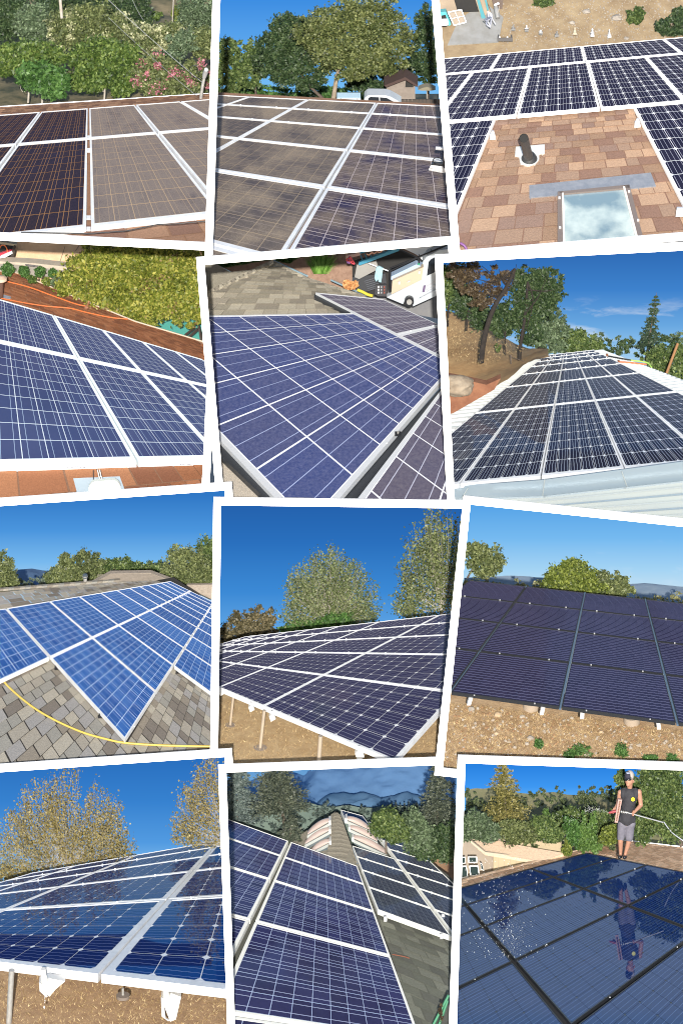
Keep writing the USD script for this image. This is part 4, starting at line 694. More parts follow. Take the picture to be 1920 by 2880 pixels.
tr = thing('pickup_truck', 'white work pickup with open utility bed and ladder rack', 'truck'); td = d0 + .9
def T(p): return [((x * .21046 + 940 - 550) / b.s, (y * .21046 + 680 - 680) / b.s) for x, y in p]      # picture close-up of the truck
CREAM = plain('cream_panel', (.42, .34, .25), .5); BEDW = plain('bed_white', (.42, .46, .5), .3)
b.facing(T([(700, 740), (760, 705), (1165, 505), (1180, 620), (1130, 760), (1400, 620), (1400, 700), (1050, 860), (1050, 780), (1000, 740), (950, 780), (915, 830)]), td, .25, 'bed_side', BEDW, tr)
b.facing(T([(1130, 770), (1165, 500), (1185, 260), (1230, 200), (1400, 110), (1560, 90), (1560, 560), (1400, 690), (1100, 810)]), td + .05, .5, 'cab', BEDW, tr)
b.facing(T([(1236, 452), (1258, 270), (1290, 235), (1420, 170), (1430, 360)]), td + .02, .04, 'window', GLASSDK, tr)
b.facing(T([(820, 40), (1060, 60), (1600, -20), (1600, 60), (1480, 130), (1180, 250), (1130, 190), (1060, 150)]), td + .7, .3, 'cab_roof', plain('roof_white', (.84, .84, .84), .3), tr)
b.facing(T([(760, 700), (775, 520), (1190, 335), (1165, 505)]), td - .05, .25, 'tool_box', CREAM, tr); b.facing(T([(755, 500), (760, 460), (1090, 300), (1190, 330), (790, 525)]), td + .02, .3, 'tool_box_lid', plain('blue_white_lid', (.3, .4, .54), .35), tr)
for x, y in [(868, 548), (1135, 408)]: b.facing(T([(x - 14, y + 22), (x - 16, y - 16), (x + 12, y - 24), (x + 14, y + 16)]), td - .08, .03, 'lock', ALUD, tr)
b.facing(T([(972, 545), (978, 528), (1014, 512), (1012, 530)]), td - .08, .03, 'handle', ALUD, tr)
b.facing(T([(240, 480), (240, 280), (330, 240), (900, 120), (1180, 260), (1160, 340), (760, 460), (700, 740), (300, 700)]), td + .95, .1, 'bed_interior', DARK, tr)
b.facing(T([(270, 470), (300, 310), (560, 260), (590, 340), (570, 370), (330, 495)]), td + .5, .06, 'bed_box', plain('grey_steel_box', (.32, .31, .29), .4, .3), tr); b.facing(T([(240, 500), (242, 470), (680, 420), (700, 560), (360, 690), (250, 640)]), td + .75, .05, 'bed_liner', plain('liner', (.035, .037, .042), .5), tr)
for i in range(6): b.facing(T([(400 + i * 10, 520 + i * 25), (560 + i * 10, 470 + i * 25), (560 + i * 10, 480 + i * 25), (400 + i * 10, 530 + i * 25)]), td + .7, .03, 'liner_rib', plain('liner_rib', (.08, .085, .1), .5), tr)
for p0, p1, r0 in [((745, 350), (1500, 45), 5), ((1000, 250), (1480, 42), 3), ((870, 100), (1120, 215), 5), ((745, 350), (745, 700), 7), ((1120, 200), (1135, 300), 6), ((745, 385), (1140, 195), 4), ((1290, 100), (1310, 130), 3), ((1130, 165), (1140, 200), 3)]:
    a_, c_ = T([p0, p1]); b.tube([(*a_, td + .1), (*c_, td + .1)], r0, 'rack_bar', BLACK, tr, n=6)
b.facing(T([(920, 835), (940, 780), (990, 745), (1035, 745), (1045, 780), (1040, 840), (1000, 850)]), td - .02, .2, 'wheel_arch', DARK, tr)
wq = T([(1000, 800)])[0]; wc = b.at(*wq, td - .06); put('wheel', tube([wc + (0, .15, 0), wc], .14, 20), BLACK, tr, smooth=30); put('wheel_rim', tube([wc + (0, -.005, 0), wc + (0, -.02, 0)], .08, 16), STEEL, tr, smooth=30)
for p, col in [([(1172, 672), (1190, 585), (1222, 578), (1205, 668)], (.10, .07, .14))]: b.facing(T(p), td - .03, .02, 'door_emblem', plain('door_print', col, .6), tr)
for y0, h0 in [(598, 20), (640, 9), (668, 9), (700, 10)]:
    n_ = 11 if h0 > 10 else 16
    for i in range(n_): 
        x = 1232 + i * (13 if h0 > 10 else 10) - (70 if y0 > 690 else 10 if y0 > 630 else 0); yy = y0 - (x - 1232) * .5
        if x < 1375: b.facing(T([(x, yy), (x + 2, yy - h0), (x + 7, yy - h0 - 3), (x + 6, yy - 3)]), td - .03, .015, 'door_lettering', plain('grey_print', (.35, .34, .38), .6), tr)
BL = plain('blue_ladder', (.03, .19, .3), .5); ld = thing('ladder', 'blue ladder lying on top of the pickup rack', 'ladder')
b.facing(T([(320, 305), (330, 272), (800, 100), (870, 95), (860, 120), (340, 312)]), td + .2, .1, 'side_rail', BL, ld); b.facing(T([(340, 160), (345, 140), (420, 120), (420, 135)]), td + .3, .1, 'side_rail', BL, ld)
b.facing(T([(155, 225), (160, 185), (345, 140), (350, 178)]), td + .35, .2, 'end_plate', plain('ladder_pink', (.4, .26, .22), .6), ld)
for i in range(7): p = T([(350 + i * 60, 175 - i * 12), (385 + i * 60, 262 - i * 22)]); b.tube([(*p[0], td + .28), (*p[1], td + .22)], 3, 'rung', BL, ld, n=5)
for i, (c_, nm) in enumerate([((.45, .04, .06), 'red'), ((.3, .1, .3), 'purple'), ((.6, .3, .2), 'coral')]):
    rr = np.random.default_rng(i); p = T([(230 - i * 40 + rr.normal() * 30, 250 + rr.normal() * 45) for _ in range(9)] if i < 2 else [(430 + k * 35, 160 - k * 8 + (k % 2) * 18) for k in range(7)])
    b.tube([(x, y, td + .15 + i * .04) for x, y in curve(p, 5)], 4, 'coiled_hose', plain(nm + '_rubber', c_, .5), label=f"{nm} hose coiled at the {'rear' if i < 2 else 'top'} of the blue ladder", cat='hose')
tw = thing('towel', 'pale blue towel hung over the rack crossbar', 'towel'); b.facing(T([(535, 480), (560, 340), (600, 325), (650, 350), (640, 430), (625, 540), (590, 535), (585, 500), (555, 530)]), td + .15, .06, 'cloth', plain('towel_blue', (.3, .46, .52), .9, 0, (.22, .36, .42), 14, .6), tw)
q = T([(455, 285), (720, 385)]); b.tube([(*q[0], td + .2), (*q[1], td + .2)], 4, 'rack_crossbar', ALU, tr)
tree(b, 'orange_cloth', 'crumpled orange cloth beside the pickup tailgate', 'cloth', [(*T([(215, 570)])[0], td + .1, 36, 22, .1)], 900, 9, leafy('orange_cloth', (.5, .2, .06), (.65, .3, .12), (.75, .42, .2), .2), seed=3)
b.tube([(*q_, td + .1 - i * .03) for i, q_ in enumerate(T([(310, 640), (380, 668), (440, 700), (510, 720)]))], 9, 'yellow_hose', plain('yellow_rubber', (.6, .48, .04), .5), label='yellow hose on the gutter below the tailgate', cat='hose')
cr = thing('crate', 'black crate of bottles behind the tool box', 'crate'); b.facing(T([(540, 700), (550, 580), (690, 570), (700, 730), (580, 725)]), td + .25, .1, 'basket', plain('crate_black', (.04, .04, .045), .5), cr)
for i in range(9): p = T([(590 + (i % 3) * 38, 600 + (i // 3) * 38)])[0]; b.tube([(p[0], p[1] + 5, td + .22), (p[0], p[1] - 5, td + .22)], 4, 'bottle', [WHITE, ALUD, plain('dull_red', (.3, .08, .06), .5)][i % 3], cr, n=6)
gb = T([(1118, 345), (1128, 285)]); b.tube([(*gb[0], td + .05), (*gb[1], td + .05)], 6, 'green_bottle', plain('green_bottle', (.02, .3, .12), .3), label='green spray bottle standing on the tool box lid', cat='bottle')

# ================================================================ 6: mono panels on the metal roof
b = B[6]
H = fit([((1, 0), (160, 1530)), ((2, 0), (680, 1488)), ((3, 0), (1200, 1425)), ((1, 1), (503, 1050)), ((2, 1), (755, 1022)), ((3, 1), (1012, 992)), ((4, 1), (1273, 965)), ((5, 1), (1530, 940)), ((0, 1), (265, 1075)), ((0, 2), (455, 912)), ((1, 2), (620, 898)), ((2, 2), (787, 880)), ((3, 2), (955, 860)), ((4, 2), (1130, 840)), ((5, 2), (1290, 825)), ((0, 3), (555, 832)), ((2, 3), (800, 805))])
pl = b.plane(680, 1490, .45, 8); rp = pl.off(-.14)
c6 = cellmat('cell_mono_black', (.009, .012, .028), (.014, .017, .036), (.40, .46, .55), 4, 'u', .022, rough=.05, spec=.7, tint=(.5, .75, 1))
array(b, H, pl, grid([0, 1, 2, 3, 4, 5], [0, 1, 2, 3, 4, 5, 6, 7], 6, 10), c6, plain('grey_backsheet', (.5, .54, .6), .4), ALU, 'black mono', 'on the white metal roof', fw=.02, gap=.008, thick=.12, cgap=.025, chamfer=.09, unit=(1, .7))
MET = plain('white_metal', (.30, .34, .35), .35, .15); RIBW = plain('rib_lit_white', (.52, .56, .57), .35); MET2 = plain('blue_grey_metal', (.22, .28, .33), .35, .3)  # ribs share the sheet paint; their paler colour stands in for light
mr = thing('metal_roof', 'long white ribbed metal roof under the black panels', 'roof')
b.sheet('sheeting', [(640, 724), (690, 712), (1060, 678), (1580, 872), (1580, 1440), (100, 1560), (90, 1075)], rp, MET, mr, -.02, .08)
for j in range(64):
    v = 0.0 + j * .11
    for u0, u1 in ((-1.7, -.03), (5.03, 7.5)):
        Q = lay(H, [(u0, v), (u1, v), (u1, v + .04), (u0, v + .04)]); P = Polygon(b.g(Q)).buffer(0).intersection(b.cut([(640, 724), (690, 712), (1060, 678), (1580, 872), (1580, 1440), (100, 1560), (90, 1075)]))
        if P.area > 4: put('rib', solid(P, rp, .05, .06), RIBW, mr)
b.facing([(120, 1560), (150, 1540), (690, 1500), (1210, 1432), (1580, 1382), (1580, 1545), (690, 1625), (120, 1660)], .35, .05, 'fascia', MET2, mr)
for (x0, y0), (x1, y1) in [((215, 1550), (165, 1632)), ((697, 1495), (683, 1612)), ((1182, 1445), (1220, 1556))]: b.tube([(x0, y0, .33), (x1, y1, .33)], 4, 'fascia_seam', MET, mr, n=5)
b.facing([(120, 1700), (120, 1630), (690, 1612), (1580, 1515), (1580, 1840), (1200, 1800), (690, 1700)], .2, .1, 'wall_sheet', MET, mr)
for k in range(6): b.tube([(600, 1640 + k * 34, .17), (1580, 1545 + k * 44, .17)], [5, 7], 'sheet_rib', MET2 if k % 2 else MET, mr, n=6)
sky(b, 9.5, 690, 40, [(0, lin(150, 200, 240)), (.25, lin(105, 168, 225)), (.6, lin(62, 130, 205)), (1, lin(45, 105, 180))], dict(stretch=(.35, 1, 1.5), turn=-.22, scale=1.2, lo=.5, hi=.78, band=[(0, (.6,) * 3), (.12, (.9,) * 3), (.4, (.8,) * 3), (.55, (0,) * 3)]))
DRYB = plain('burnt_slope', (.34, .2, .09), .95, 0, (.50, .33, .16), 1.2, .6, 12)
hill(b, 'hillside', [(-20, 430), (80, 440), (300, 520), (520, 640), (700, 690), (720, 700)], [(-20, 1100), (110, 1080), (640, 735), (720, 712)], 1.9, 5.0, DRYB, .35, x0=40, x1=720, label='dry brown slope left of metal roof')
b.facing([(80, 1090), (80, 850), (240, 880), (330, 900), (420, 860), (380, 930), (120, 1080)], 1.75, .3, 'red_bank', plain('red_bank', (.16, .065, .035), .95, 0, (.24, .11, .06), 3, .7), label='red cut earth bank below the slope', kind='structure')
m = trimesh.creation.icosphere(3, 1); m.vertices *= (1 + (meshkit.fbm(m.vertices * 1.3, 4) - .5)[:, None] * .7); m.vertices *= np.array([110, 90, 62]) * b.s * .01
put('boulder', cut_mesh(b, (m.vertices + b.at(150, 905, 1.6), m.faces)), plain('boulder', (.22, .17, .12), .9, 0, (.34, .28, .21), 3, .6), smooth=50, label='large flat boulder at left edge above the roof', cat='boulder')
blades(b, b.plane(300, 800, 2.4, 45), [(90, 480), (600, 680), (300, 790), (90, 740)], 1100, 11, STRAW, 'dry_grass', label='dry straw grass on the brown slope', cat='grass')
RUST = leafy('rust_leaf', (.03, .022, .014), (.065, .045, .028), (.10, .075, .04), .2)
tree(b, 'leaning_oak', 'dark leaning oak with rust coloured leaves on the slope', 'tree', [(240, 240, 3.2, 120, 90, .4), (420, 210, 3.1, 90, 70, .3), (330, 330, 3.1, 120, 90, .35), (180, 170, 3.2, 110, 60, .3)], 3200, 8, RUST, [(295, 760, 2.5), (310, 640, 2.55), (345, 500, 2.6), (390, 390, 2.7), (460, 280, 2.8), (510, 170, 2.9)], [(250, 230, 3), (410, 170, 3), (330, 330, 3), (300, 150, 3.1), (520, 140, 2.9)], 20, DKBARK, seed=2, shell=.1, clump=.17)
tree(b, 'oak_tree', 'tall twin trunk oak left of the metal roof', 'tree', [(590, 220, 3.4, 120, 80, .4), (720, 220, 3.3, 90, 80, .3), (640, 330, 3.3, 180, 70, .4), (560, 430, 3.2, 120, 110, .4), (760, 300, 3.3, 60, 60, .25), (700, 410, 3.3, 90, 80, .3), (600, 560, 3.2, 90, 80, .3)], 10500, 8.5, OAKDK, [(535, 780, 2.9), (545, 650, 2.95), (575, 450, 3.1), (590, 250, 3.2)], [(720, 200, 3.2), (760, 300, 3.2), (640, 350, 3.2), (550, 650, 3)], 14, DKBARK, seed=4, shell=.1, clump=.16)
for lb, bl, n, base, mt in [('bright green oak at the upper left corner', [(110, 230, 4.4, 100, 110, .5), (120, 330, 4.3, 120, 90, .5)], 4600, [(85, 530, 4.0), (95, 350, 4.2)], OAK), ('oak with slim trunk on the middle of slope', [(230, 380, 4.0, 120, 110, .4), (300, 450, 3.9, 80, 90, .35)], 4200, [(202, 560, 3.8), (215, 430, 3.9)], OAKDK), ('small oak over the dry grass by the twin trunk', [(430, 490, 3.5, 100, 100, .4)], 3000, [(442, 715, 3.2), (450, 560, 3.3)], OAKDK),
                            ('round grey green tree at the roof end', [(665, 580, 3.9, 80, 80, .4), (760, 540, 4.1, 90, 110, .4), (740, 640, 4.0, 100, 55, .3)], 5200, [(660, 690, 3.9), (665, 600, 3.9)], GREYGRN), ('broad green tree at the end of roof, left of centre', [(890, 620, 4.5, 130, 75, .4), (980, 660, 4.4, 110, 40, .3)], 4200, None, OAK),
                            ('tree at right edge beside the brown pole', [(1500, 740, 3.6, 150, 110, .4), (1380, 720, 3.9, 90, 60, .3), (1560, 830, 3.3, 60, 60, .2)], 5200, None, OAK), ('shrub seedling on the dry slope', [(400, 670, 3.1, 18, 32, .1)], 300, None, OAK)]:
    tree(b, 'oak_tree', lb, 'tree', bl, n, 8, mt, base, bark=DKBARK, seed=len(lb), shell=.2, clump=.16)
put('forest', leaves(b, [(x, 650 + 14 * math.sin(x * .03) + (10 if x < 1300 else -8), 5.6, 60, 46, .3) for x in range(780, 1580, 45)], 9000, 7, 3), OAKDK, label='dark line of forest beyond the roof under the pine', cat='forest', kind='stuff')
put('tree_tops', leaves(b, [(1170, 610, 6.4, 26, 26, .2), (1235, 622, 6.4, 26, 20, .2), (1520, 605, 6.4, 90, 30, .2), (1040, 595, 6.2, 50, 34, .2)], 2400, 7, 5), GREYGRN, label='hazy far treetops above the forest line', cat='trees', kind='stuff')
conifer(b, 'pine_tree', 'tall lone pine against the blue sky at right', 1332, 760, 318, 4.6, 86, leafy('pine_needle', (.012, .03, .02), (.03, .055, .03), (.06, .09, .045), .1), n=19, seed=5, r0=9, size=9, dense=46, lean=70, bare=.22, gap=.08)
b.tube([(1465, 828, 2.9), (1535, 640, 3.1)], 9, 'wooden_pole', plain('rusty_wood', (.24, .12, .05), .8), label='leaning rusty brown pole at right edge', cat='pole')
fp = thing('fence', 'short wooden fence posts at the foot of slope', 'fence'); b.tube([(484, 768, 2.7), (484, 710, 2.7)], 5, 'post', BARK, fp); b.tube([(484, 722, 2.7), (585, 760, 2.6)], 2, 'wire', BARK, fp)
for pts, mt, lb in [([(1090, 718), (1180, 735), (1240, 745)], BLACK, 'black hose end on the far right strip of roof'), ([(1160, 755), (1230, 760), (1340, 772)], ORG, 'orange pole lying on right strip of roof'), ([(1240, 745), (1340, 760), (1370, 790)], plain('lime_rubber', (.3, .5, .1), .5), 'lime green hose tail on the right strip of roof')]:
    b.tube([(x, y, dep(b, x, y, rp.off(.06))) for x, y in curve(pts)], 5, 'roof_hose', mt, label=lb, cat='hose')
for x, y in [(1090, 720), (1162, 760)]: put('coupling', box_at(rp.hit(b.g([(x, y)]), .06)[0], rp, .06, .05, .07), plain('copper', (.3, .12, .06), .4, .4), label=f"small copper hose coupling {'at the far end' if x == 1090 else 'on the near side'} of the right roof strip", cat='coupling')

# ================================================================ 7: stepped blue panels, yellow hose
b = B[7]
H = fit([((0, 2), (40, 855)), ((1, 2), (330, 808)), ((2, 2), (527, 775)), ((3, 2), (672, 750)), ((4, 2), (780, 735)), ((0, 1), (335, 1190)), ((1, 1), (610, 1055)), ((2, 1), (787, 970)), ((3, 1), (910, 914)), ((4, 1), (1000, 873)), ((0, 0), (848, 1742)), ((1, 0), (1042, 1415)), ((2, 0), (1160, 1240)), ((3, 0), (1233, 1120))])
pl = b.plane(848, 1742, .8, 10); rp = pl.off(-.2)
c7 = cellmat('cell_bright_blue', (.012, .045, .19), (.035, .12, .36), (.34, .5, .72), 2, 'u', .022, rough=.07, spec=.5)
array(b, H, pl, grid(range(-2, 12), [1, 2], 6, 10) + grid(range(0, 12), [0, 1], 6, 10) + grid(range(2, 10), [-1, 0], 6, 10), c7, plain('pale_blue_backsheet', (.5, .62, .75), .35), ALU, 'bright blue', 'on the stepped roof array', fw=.013, gap=.012, thick=.1, cgap=.035, unit=(1, .7))
ro = thing('shingle_roof', 'mottled grey shingle roof with yellow hose across it', 'roof')
b.sheet('deck', [(-40, 870), (1160, 650), (1440, 840), (1460, 1900), (-40, 1960)], rp, DARK, ro, -.02, .1)
shingles(b, ro, H, rp, -2.2, 4.6, -2.2, 1.1, .15, .085, [(-40, 1340), (335, 1180), (850, 1760), (1160, 1240), (1440, 1440), (1460, 1900), (-40, 1960)], MIXED, 300, .03, .06)
shingles(b, ro, H, rp, -3, 9, 2.0, 2.9, .3, .1, [(-40, 752), (800, 680), (1130, 668), (1160, 676), (770, 735), (330, 808), (-40, 866)], MIXED, 200, .02)
MR2 = plain('warm_grey_shingle', (.24, .2, .16), .95, 0, (.33, .28, .23), 12, .8, 50)
d7 = dep(b, 700, 690, rp)
b.facing([(600, 700), (735, 627), (1005, 622), (1150, 676), (900, 735), (700, 745)], d7 + .2, .2, 'hip_slope', MR2, ro)
for i in range(9): b.tube([(640 + i * 8 - 60 * (i / 9), 690 - i * 7.0, d7 + .17), (1120 - i * 13, 668 - i * 5, d7 + .17)], 2, 'course_line', MIXED[3], ro, n=4)
for i in range(22):
    x = -20 + i * 37; y = 740 - (x + 20) * .078; b.facing([(x, y + 6), (x + 6, y - 8), (x + 42, y - 11), (x + 36, y + 3)], d7 + .02, .1, 'ridge_cap', MIXED[i % 3], ro)
b.facing([(1240, 720), (1250, 702), (1440, 700), (1440, 800), (1400, 800)], d7 + .6, .1, 'roof_slope', MR2, ro)
vt = thing('flue_pipe', 'grey flue pipe with banded cap on the far ridge', 'flue'); b.tube([(570, 690, d7 + .1), (570, 652, d7 + .1)], 13, 'pipe', STEEL, vt, n=12); b.tube([(569, 655, d7 + .1), (568, 632, d7 + .1)], 17, 'cap', plain('dark_steel', (.10, .12, .14), .4, .4), vt, n=12); b.tube([(569, 646, d7 + .1), (569, 642, d7 + .1)], 19, 'band', STEEL, vt, n=12)
HY = plain('yellow_hose', (.5, .37, .08), .5)
hz = rp.off(.05); b.tube([(x, y, dep(b, x, y, hz)) for x, y in curve([(25, 1345), (60, 1385), (150, 1465), (260, 1545), (400, 1622), (560, 1690), (720, 1735), (830, 1757), (1000, 1770), (1200, 1778), (1430, 1782)])], 7, 'yellow_hose', HY, label='long yellow hose curving across the mottled grey shingles', cat='hose')
for x, y in [(378, 1265), (668, 1590), (1188, 1290)]:
    q = rp.hit(b.g([(x, y)]), .0)[0]; put('mounting_foot', join([box_at(q, rp, .12, .1, .05), box_at(q + rp.n * .05, rp, .06, .06, .09)]), BLACK, ro)
sky(b, 14, 700, 100, [(0, lin(165, 208, 240)), (.25, lin(120, 185, 238)), (.6, lin(75, 150, 222)), (1, lin(48, 120, 198))], dict(stretch=(1, 1, 2.2), scale=1.7, lo=.6, hi=.68, band=[(0, (1,) * 3), (.12, (1,) * 3), (.17, (0,) * 3), (1, (0,) * 3)], col=(.8, .86, .92)))
hill(b, 'mountains', [(-60, 618), (60, 612), (140, 606), (215, 600), (300, 612), (380, 600), (900, 612), (950, 580), (1030, 560), (1100, 548), (1440, 560)], 740, 11.5, 13, plain('haze_tinted_far_ridge', (.06, .12, .22), 1, 0, (.085, .15, .26), 3), .3, label='blue far mountains on the horizon')  # ridge colour carries the blue of distance haze
put('valley_forest', leaves(b, [(x, 690, 9.8, 60, 40, .4) for x in range(60, 420, 45)], 2600, 7, 4), leafy('haze_tinted_leaf', (.05, .075, .06), (.08, .11, .08), (.12, .15, .11), .1), label='haze tinted wooded valley between left tree and rooftop trees', cat='forest', kind='stuff')  # valley leaves tinted for haze, no air volume here
for lb, bl, n, mt in [('tall olive tree at the left edge of the sky', [(20, 600, 8.3, 80, 90, .6), (40, 680, 8.2, 90, 60, .5)], 4200, OLIVE), ('pointed olive tree left of the flue pipe', [(440, 590, 8.0, 70, 90, .5), (400, 650, 7.9, 100, 60, .5), (490, 640, 7.9, 70, 60, .4)], 5000, OLIVE), ('tallest tree right of the flue pipe', [(560, 550, 8.4, 55, 75, .5), (640, 580, 8.3, 90, 70, .5), (600, 630, 8.2, 90, 50, .4)], 5200, OLIVE),
                      ('broad green treetop above the far hip roof', [(760, 590, 8.3, 130, 55, .5), (850, 585, 8.4, 80, 55, .4)], 4600, OAK), ('low green trees near the cloud on the right', [(970, 605, 8.8, 80, 50, .4), (1080, 610, 8.6, 60, 50, .4)], 3000, OAK), ('large rounded oak at right behind the roof', [(1250, 560, 7.6, 150, 110, .7), (1180, 630, 7.3, 110, 70, .5), (1340, 640, 7.4, 100, 70, .5)], 8500, OLIVE), ('darkest tree at right edge above roof', [(1390, 500, 8.2, 80, 110, .6), (1400, 620, 8.0, 60, 90, .4)], 4500, OAK)]:
    tree(b, 'oak_tree', lb, 'tree', bl, n, 8, mt, [(bl[0][0], 710, bl[0][2]), (bl[0][0], bl[0][1], bl[0][2])], seed=len(lb), shell=.4)

# ================================================================ 8: ground array and the round tree
b = B[8]
H = fit([((1, 0), (340, 1283)), ((2, 0), (78, 1165)), ((1, 1), (707, 1091)), ((2, 1), (362, 1048)), ((1, 2), (957, 962)), ((2, 2), (590, 957)), ((3, 2), (370, 951)), ((1, 3), (1163, 861)), ((2, 3), (768, 879)), ((3, 3), (560, 887)), ((1, 4), (1283, 790)), ((2, 4), (932, 818)), ((1, 5), (1412, 728)), ((2, 5), (1040, 770)), ((0, 0), (1160, 1605))])
pl = b.plane(1160, 1605, .6, 8)
c8 = cellmat('cell_mono_grey', (.020, .022, .06), (.032, .034, .08), (.20, .21, .28), 4, 'v', .02, rough=.1, spec=.6)
array(b, H, pl, grid(range(0, 9), range(0, 6), 10, 6), c8, plain('mono_backsheet', (.55, .57, .6), .35), ALU, 'grey black mono', 'before the round green tree', fw=.015, gap=.008, thick=.13, cgap=.022, chamfer=.09, unit=(.7, 1))
sky(b, 14, 820, 70, [(0, lin(95, 165, 228)), (.3, lin(60, 138, 214)), (.7, lin(42, 112, 190)), (1, lin(36, 98, 174))])
gz = b.at(700, 1640, 1.2)[2] - .1; gp = Plane((0, 0, gz), (0, 0, 1))
b.sheet('dry_ground', [(60, 1180), (1500, 1180), (1500, 1700), (40, 1700)], gp, plain('tan_ground', (.36, .24, .12), .95, 0, (.46, .33, .18), 3, .6, 30), None, 0, .1, label='dry tan ground under grey black panels', kind='structure')
blades(b, gp, [(60, 1250), (1480, 1250), (1480, 1660), (60, 1660)], 5000, 14, STRAW, 'dry_grass', label='dry grass stubble below the grey black panels', cat='grass')
st = thing('array_stand', 'pale posts and silver rail ends carrying the grey black panels', 'panel stand'); PIPE = plain('tan_post', (.42, .34, .25), .5, .1, (.34, .28, .22), 5)
for x, y0, x1, y1, r in [(163, 1225, 145, 1395, 8), (350, 1308, 326, 1532, 10), (690, 1462, 678, 1640, 13)]:
    dd = dep(b, x1, y1, gp); b.tube([(x, y0, dd), (x1, y1, dd)], r, 'post', PIPE, st, n=12)
    if y1 < 1600: c_ = b.at(x1, y1 + 12, dd); put('footing', tube([c_ - (0, 0, .12), c_ + (0, 0, .06)], r * 4.2 * b.s * .01, 18), plain('footing_concrete', (.25, .2, .16), .9), st, smooth=40)
for x, y, w in [(90, 1200, 16), (272, 1290, 22), (398, 1345, 24), (925, 1570, 34)]:
    dd = dep(b, x, y, pl.off(-.2)) - .05; b.facing([(x - w * .8, y), (x + w * .4, y - w * .6), (x + w * .9, y + w * .6), (x - w * .3, y + w * 1.3)], dd, .25, 'rail_end', plain('bright_metal', (.72, .71, .68), .35, .2), st); b.facing([(x - w * .3, y), (x - w * .3, y - w * 1.4), (x + w * .2, y - w * 1.4), (x + w * .3, y - w * .2)], dd - .03, .06, 'end_clamp', ALUD, st)
SOFT = leafy('soft_green_leaf', (.07, .10, .035), (.14, .175, .07), (.22, .24, .12), .35)
def poplar(b, name, label, stem, fan, n, size, mat, bark, r0, seed, twigs, spread=.12, sx=1.0, tw=.8, ylim=None):
    """A many-stemmed poplar: pale upswept branches with small leaves strung along them. fan: (x, y) outline the branch ends reach, d: depth."""
    rng = np.random.default_rng(seed); t = thing(name, label, 'tree'); x0, y0, d = stem; parts, P = [], []
    for i in range(twigs):
        ex, ey, ed = fan(rng); ed += d; k = rng.uniform(.0, .45); s = np.array([x0 + (ex - x0) * k * .25, y0 + (ey - y0) * k, d]); e = np.array([ex, ey, ed]); mid = s * .45 + e * .55 + np.array([(ex - x0) * .18 + rng.normal() * 12, 10 + rng.normal() * 10, 0])
        q = curve([s, mid, e], 5); W = np.array([b.at(*p) for p in q]); parts.append(tube(W, np.linspace(tw * 1.6, tw * .45, len(W)) * b.s * .01, 4, cap=False))
        m = n // twigs; f = rng.random(m) ** .6; W2 = np.array([np.interp(f, np.linspace(0, 1, len(W)), W[:, j]) for j in range(3)]).T; P.append(W2 + rng.normal(size=(m, 3)) * spread * np.array([1, 1.4, 1]))
    parts.append(tube([b.at(x0, y0 + 60, d), b.at(x0, y0, d), b.at(x0, y0 - 150, d)], np.array([1, .9, .4]) * r0 * b.s * .01, 8))
    put('branches', cut_mesh(b, join(parts)), bark, t, smooth=60)
    P = np.vstack(P); P = P[b.inside(P)]; m = len(P); N = rng.normal(size=(m, 3)) + (0, -.6, .5); N /= np.linalg.norm(N, axis=1)[:, None]; T = rng.normal(size=(m, 3)); T -= N * (T * N).sum(1)[:, None]; T /= np.linalg.norm(T, axis=1)[:, None]; Bn = np.cross(N, T); s = (size * b.s * .01 * rng.uniform(.6, 1.4, m))[:, None]
    Q = np.stack([P - T * s, P + Bn * s * .75, P + T * s, P - Bn * s * .75], 1).reshape(-1, 3); o = np.arange(m)[:, None] * 4; put('crown', (Q, np.vstack([o + [0, 1, 2], o + [0, 2, 3]])), mat, t)
    return t
def fan_of(cx, cy, rx, ry, a0=0.0, a1=math.pi, inner=.35):
    def f(rng):
        a = rng.uniform(a0, a1); r = inner + (1 - inner) * rng.random() ** .5; return cx + rx * r * math.cos(a), cy - ry * r * math.sin(a) * rng.uniform(.85, 1.05), rng.normal() * .4
    return f
poplar(b, 'round_tree', 'round pale green tree in the middle of deep blue sky', (740, 830, 9.5), fan_of(750, 790, 310, 500), 19000, 6.4, SOFT, BARKPALE, 9, 3, 210, .095)
poplar(b, 'tall_tree', 'tall sparse tree at the right edge above the array', (1420, 760, 9.8), fan_of(1400, 700, 265, 640), 15000, 7.2, OLIVE, BARKPALE, 12, 6, 140, .1)
tree(b, 'dark_tree', 'dark brownish tree clump at the left above the array', 'tree', [(215, 770, 9.2, 70, 70, .4), (330, 745, 9.4, 80, 70, .4), (370, 800, 9.2, 80, 50, .4), (120, 860, 9.0, 110, 70, .5), (260, 840, 9.0, 130, 60, .4)], 5200, 9, leafy('brown_leaf', (.04, .04, .02), (.09, .08, .04), (.17, .14, .08), .2), [(300, 900, 9.2), (300, 800, 9.2)], seed=2)
tree(b, 'low_green_bush', 'bright green growth at the foot of the round tree', 'bush', [(790, 780, 9.2, 120, 60, .4), (560, 800, 9.3, 120, 40, .3)], 2600, 8, LUSH, seed=5)
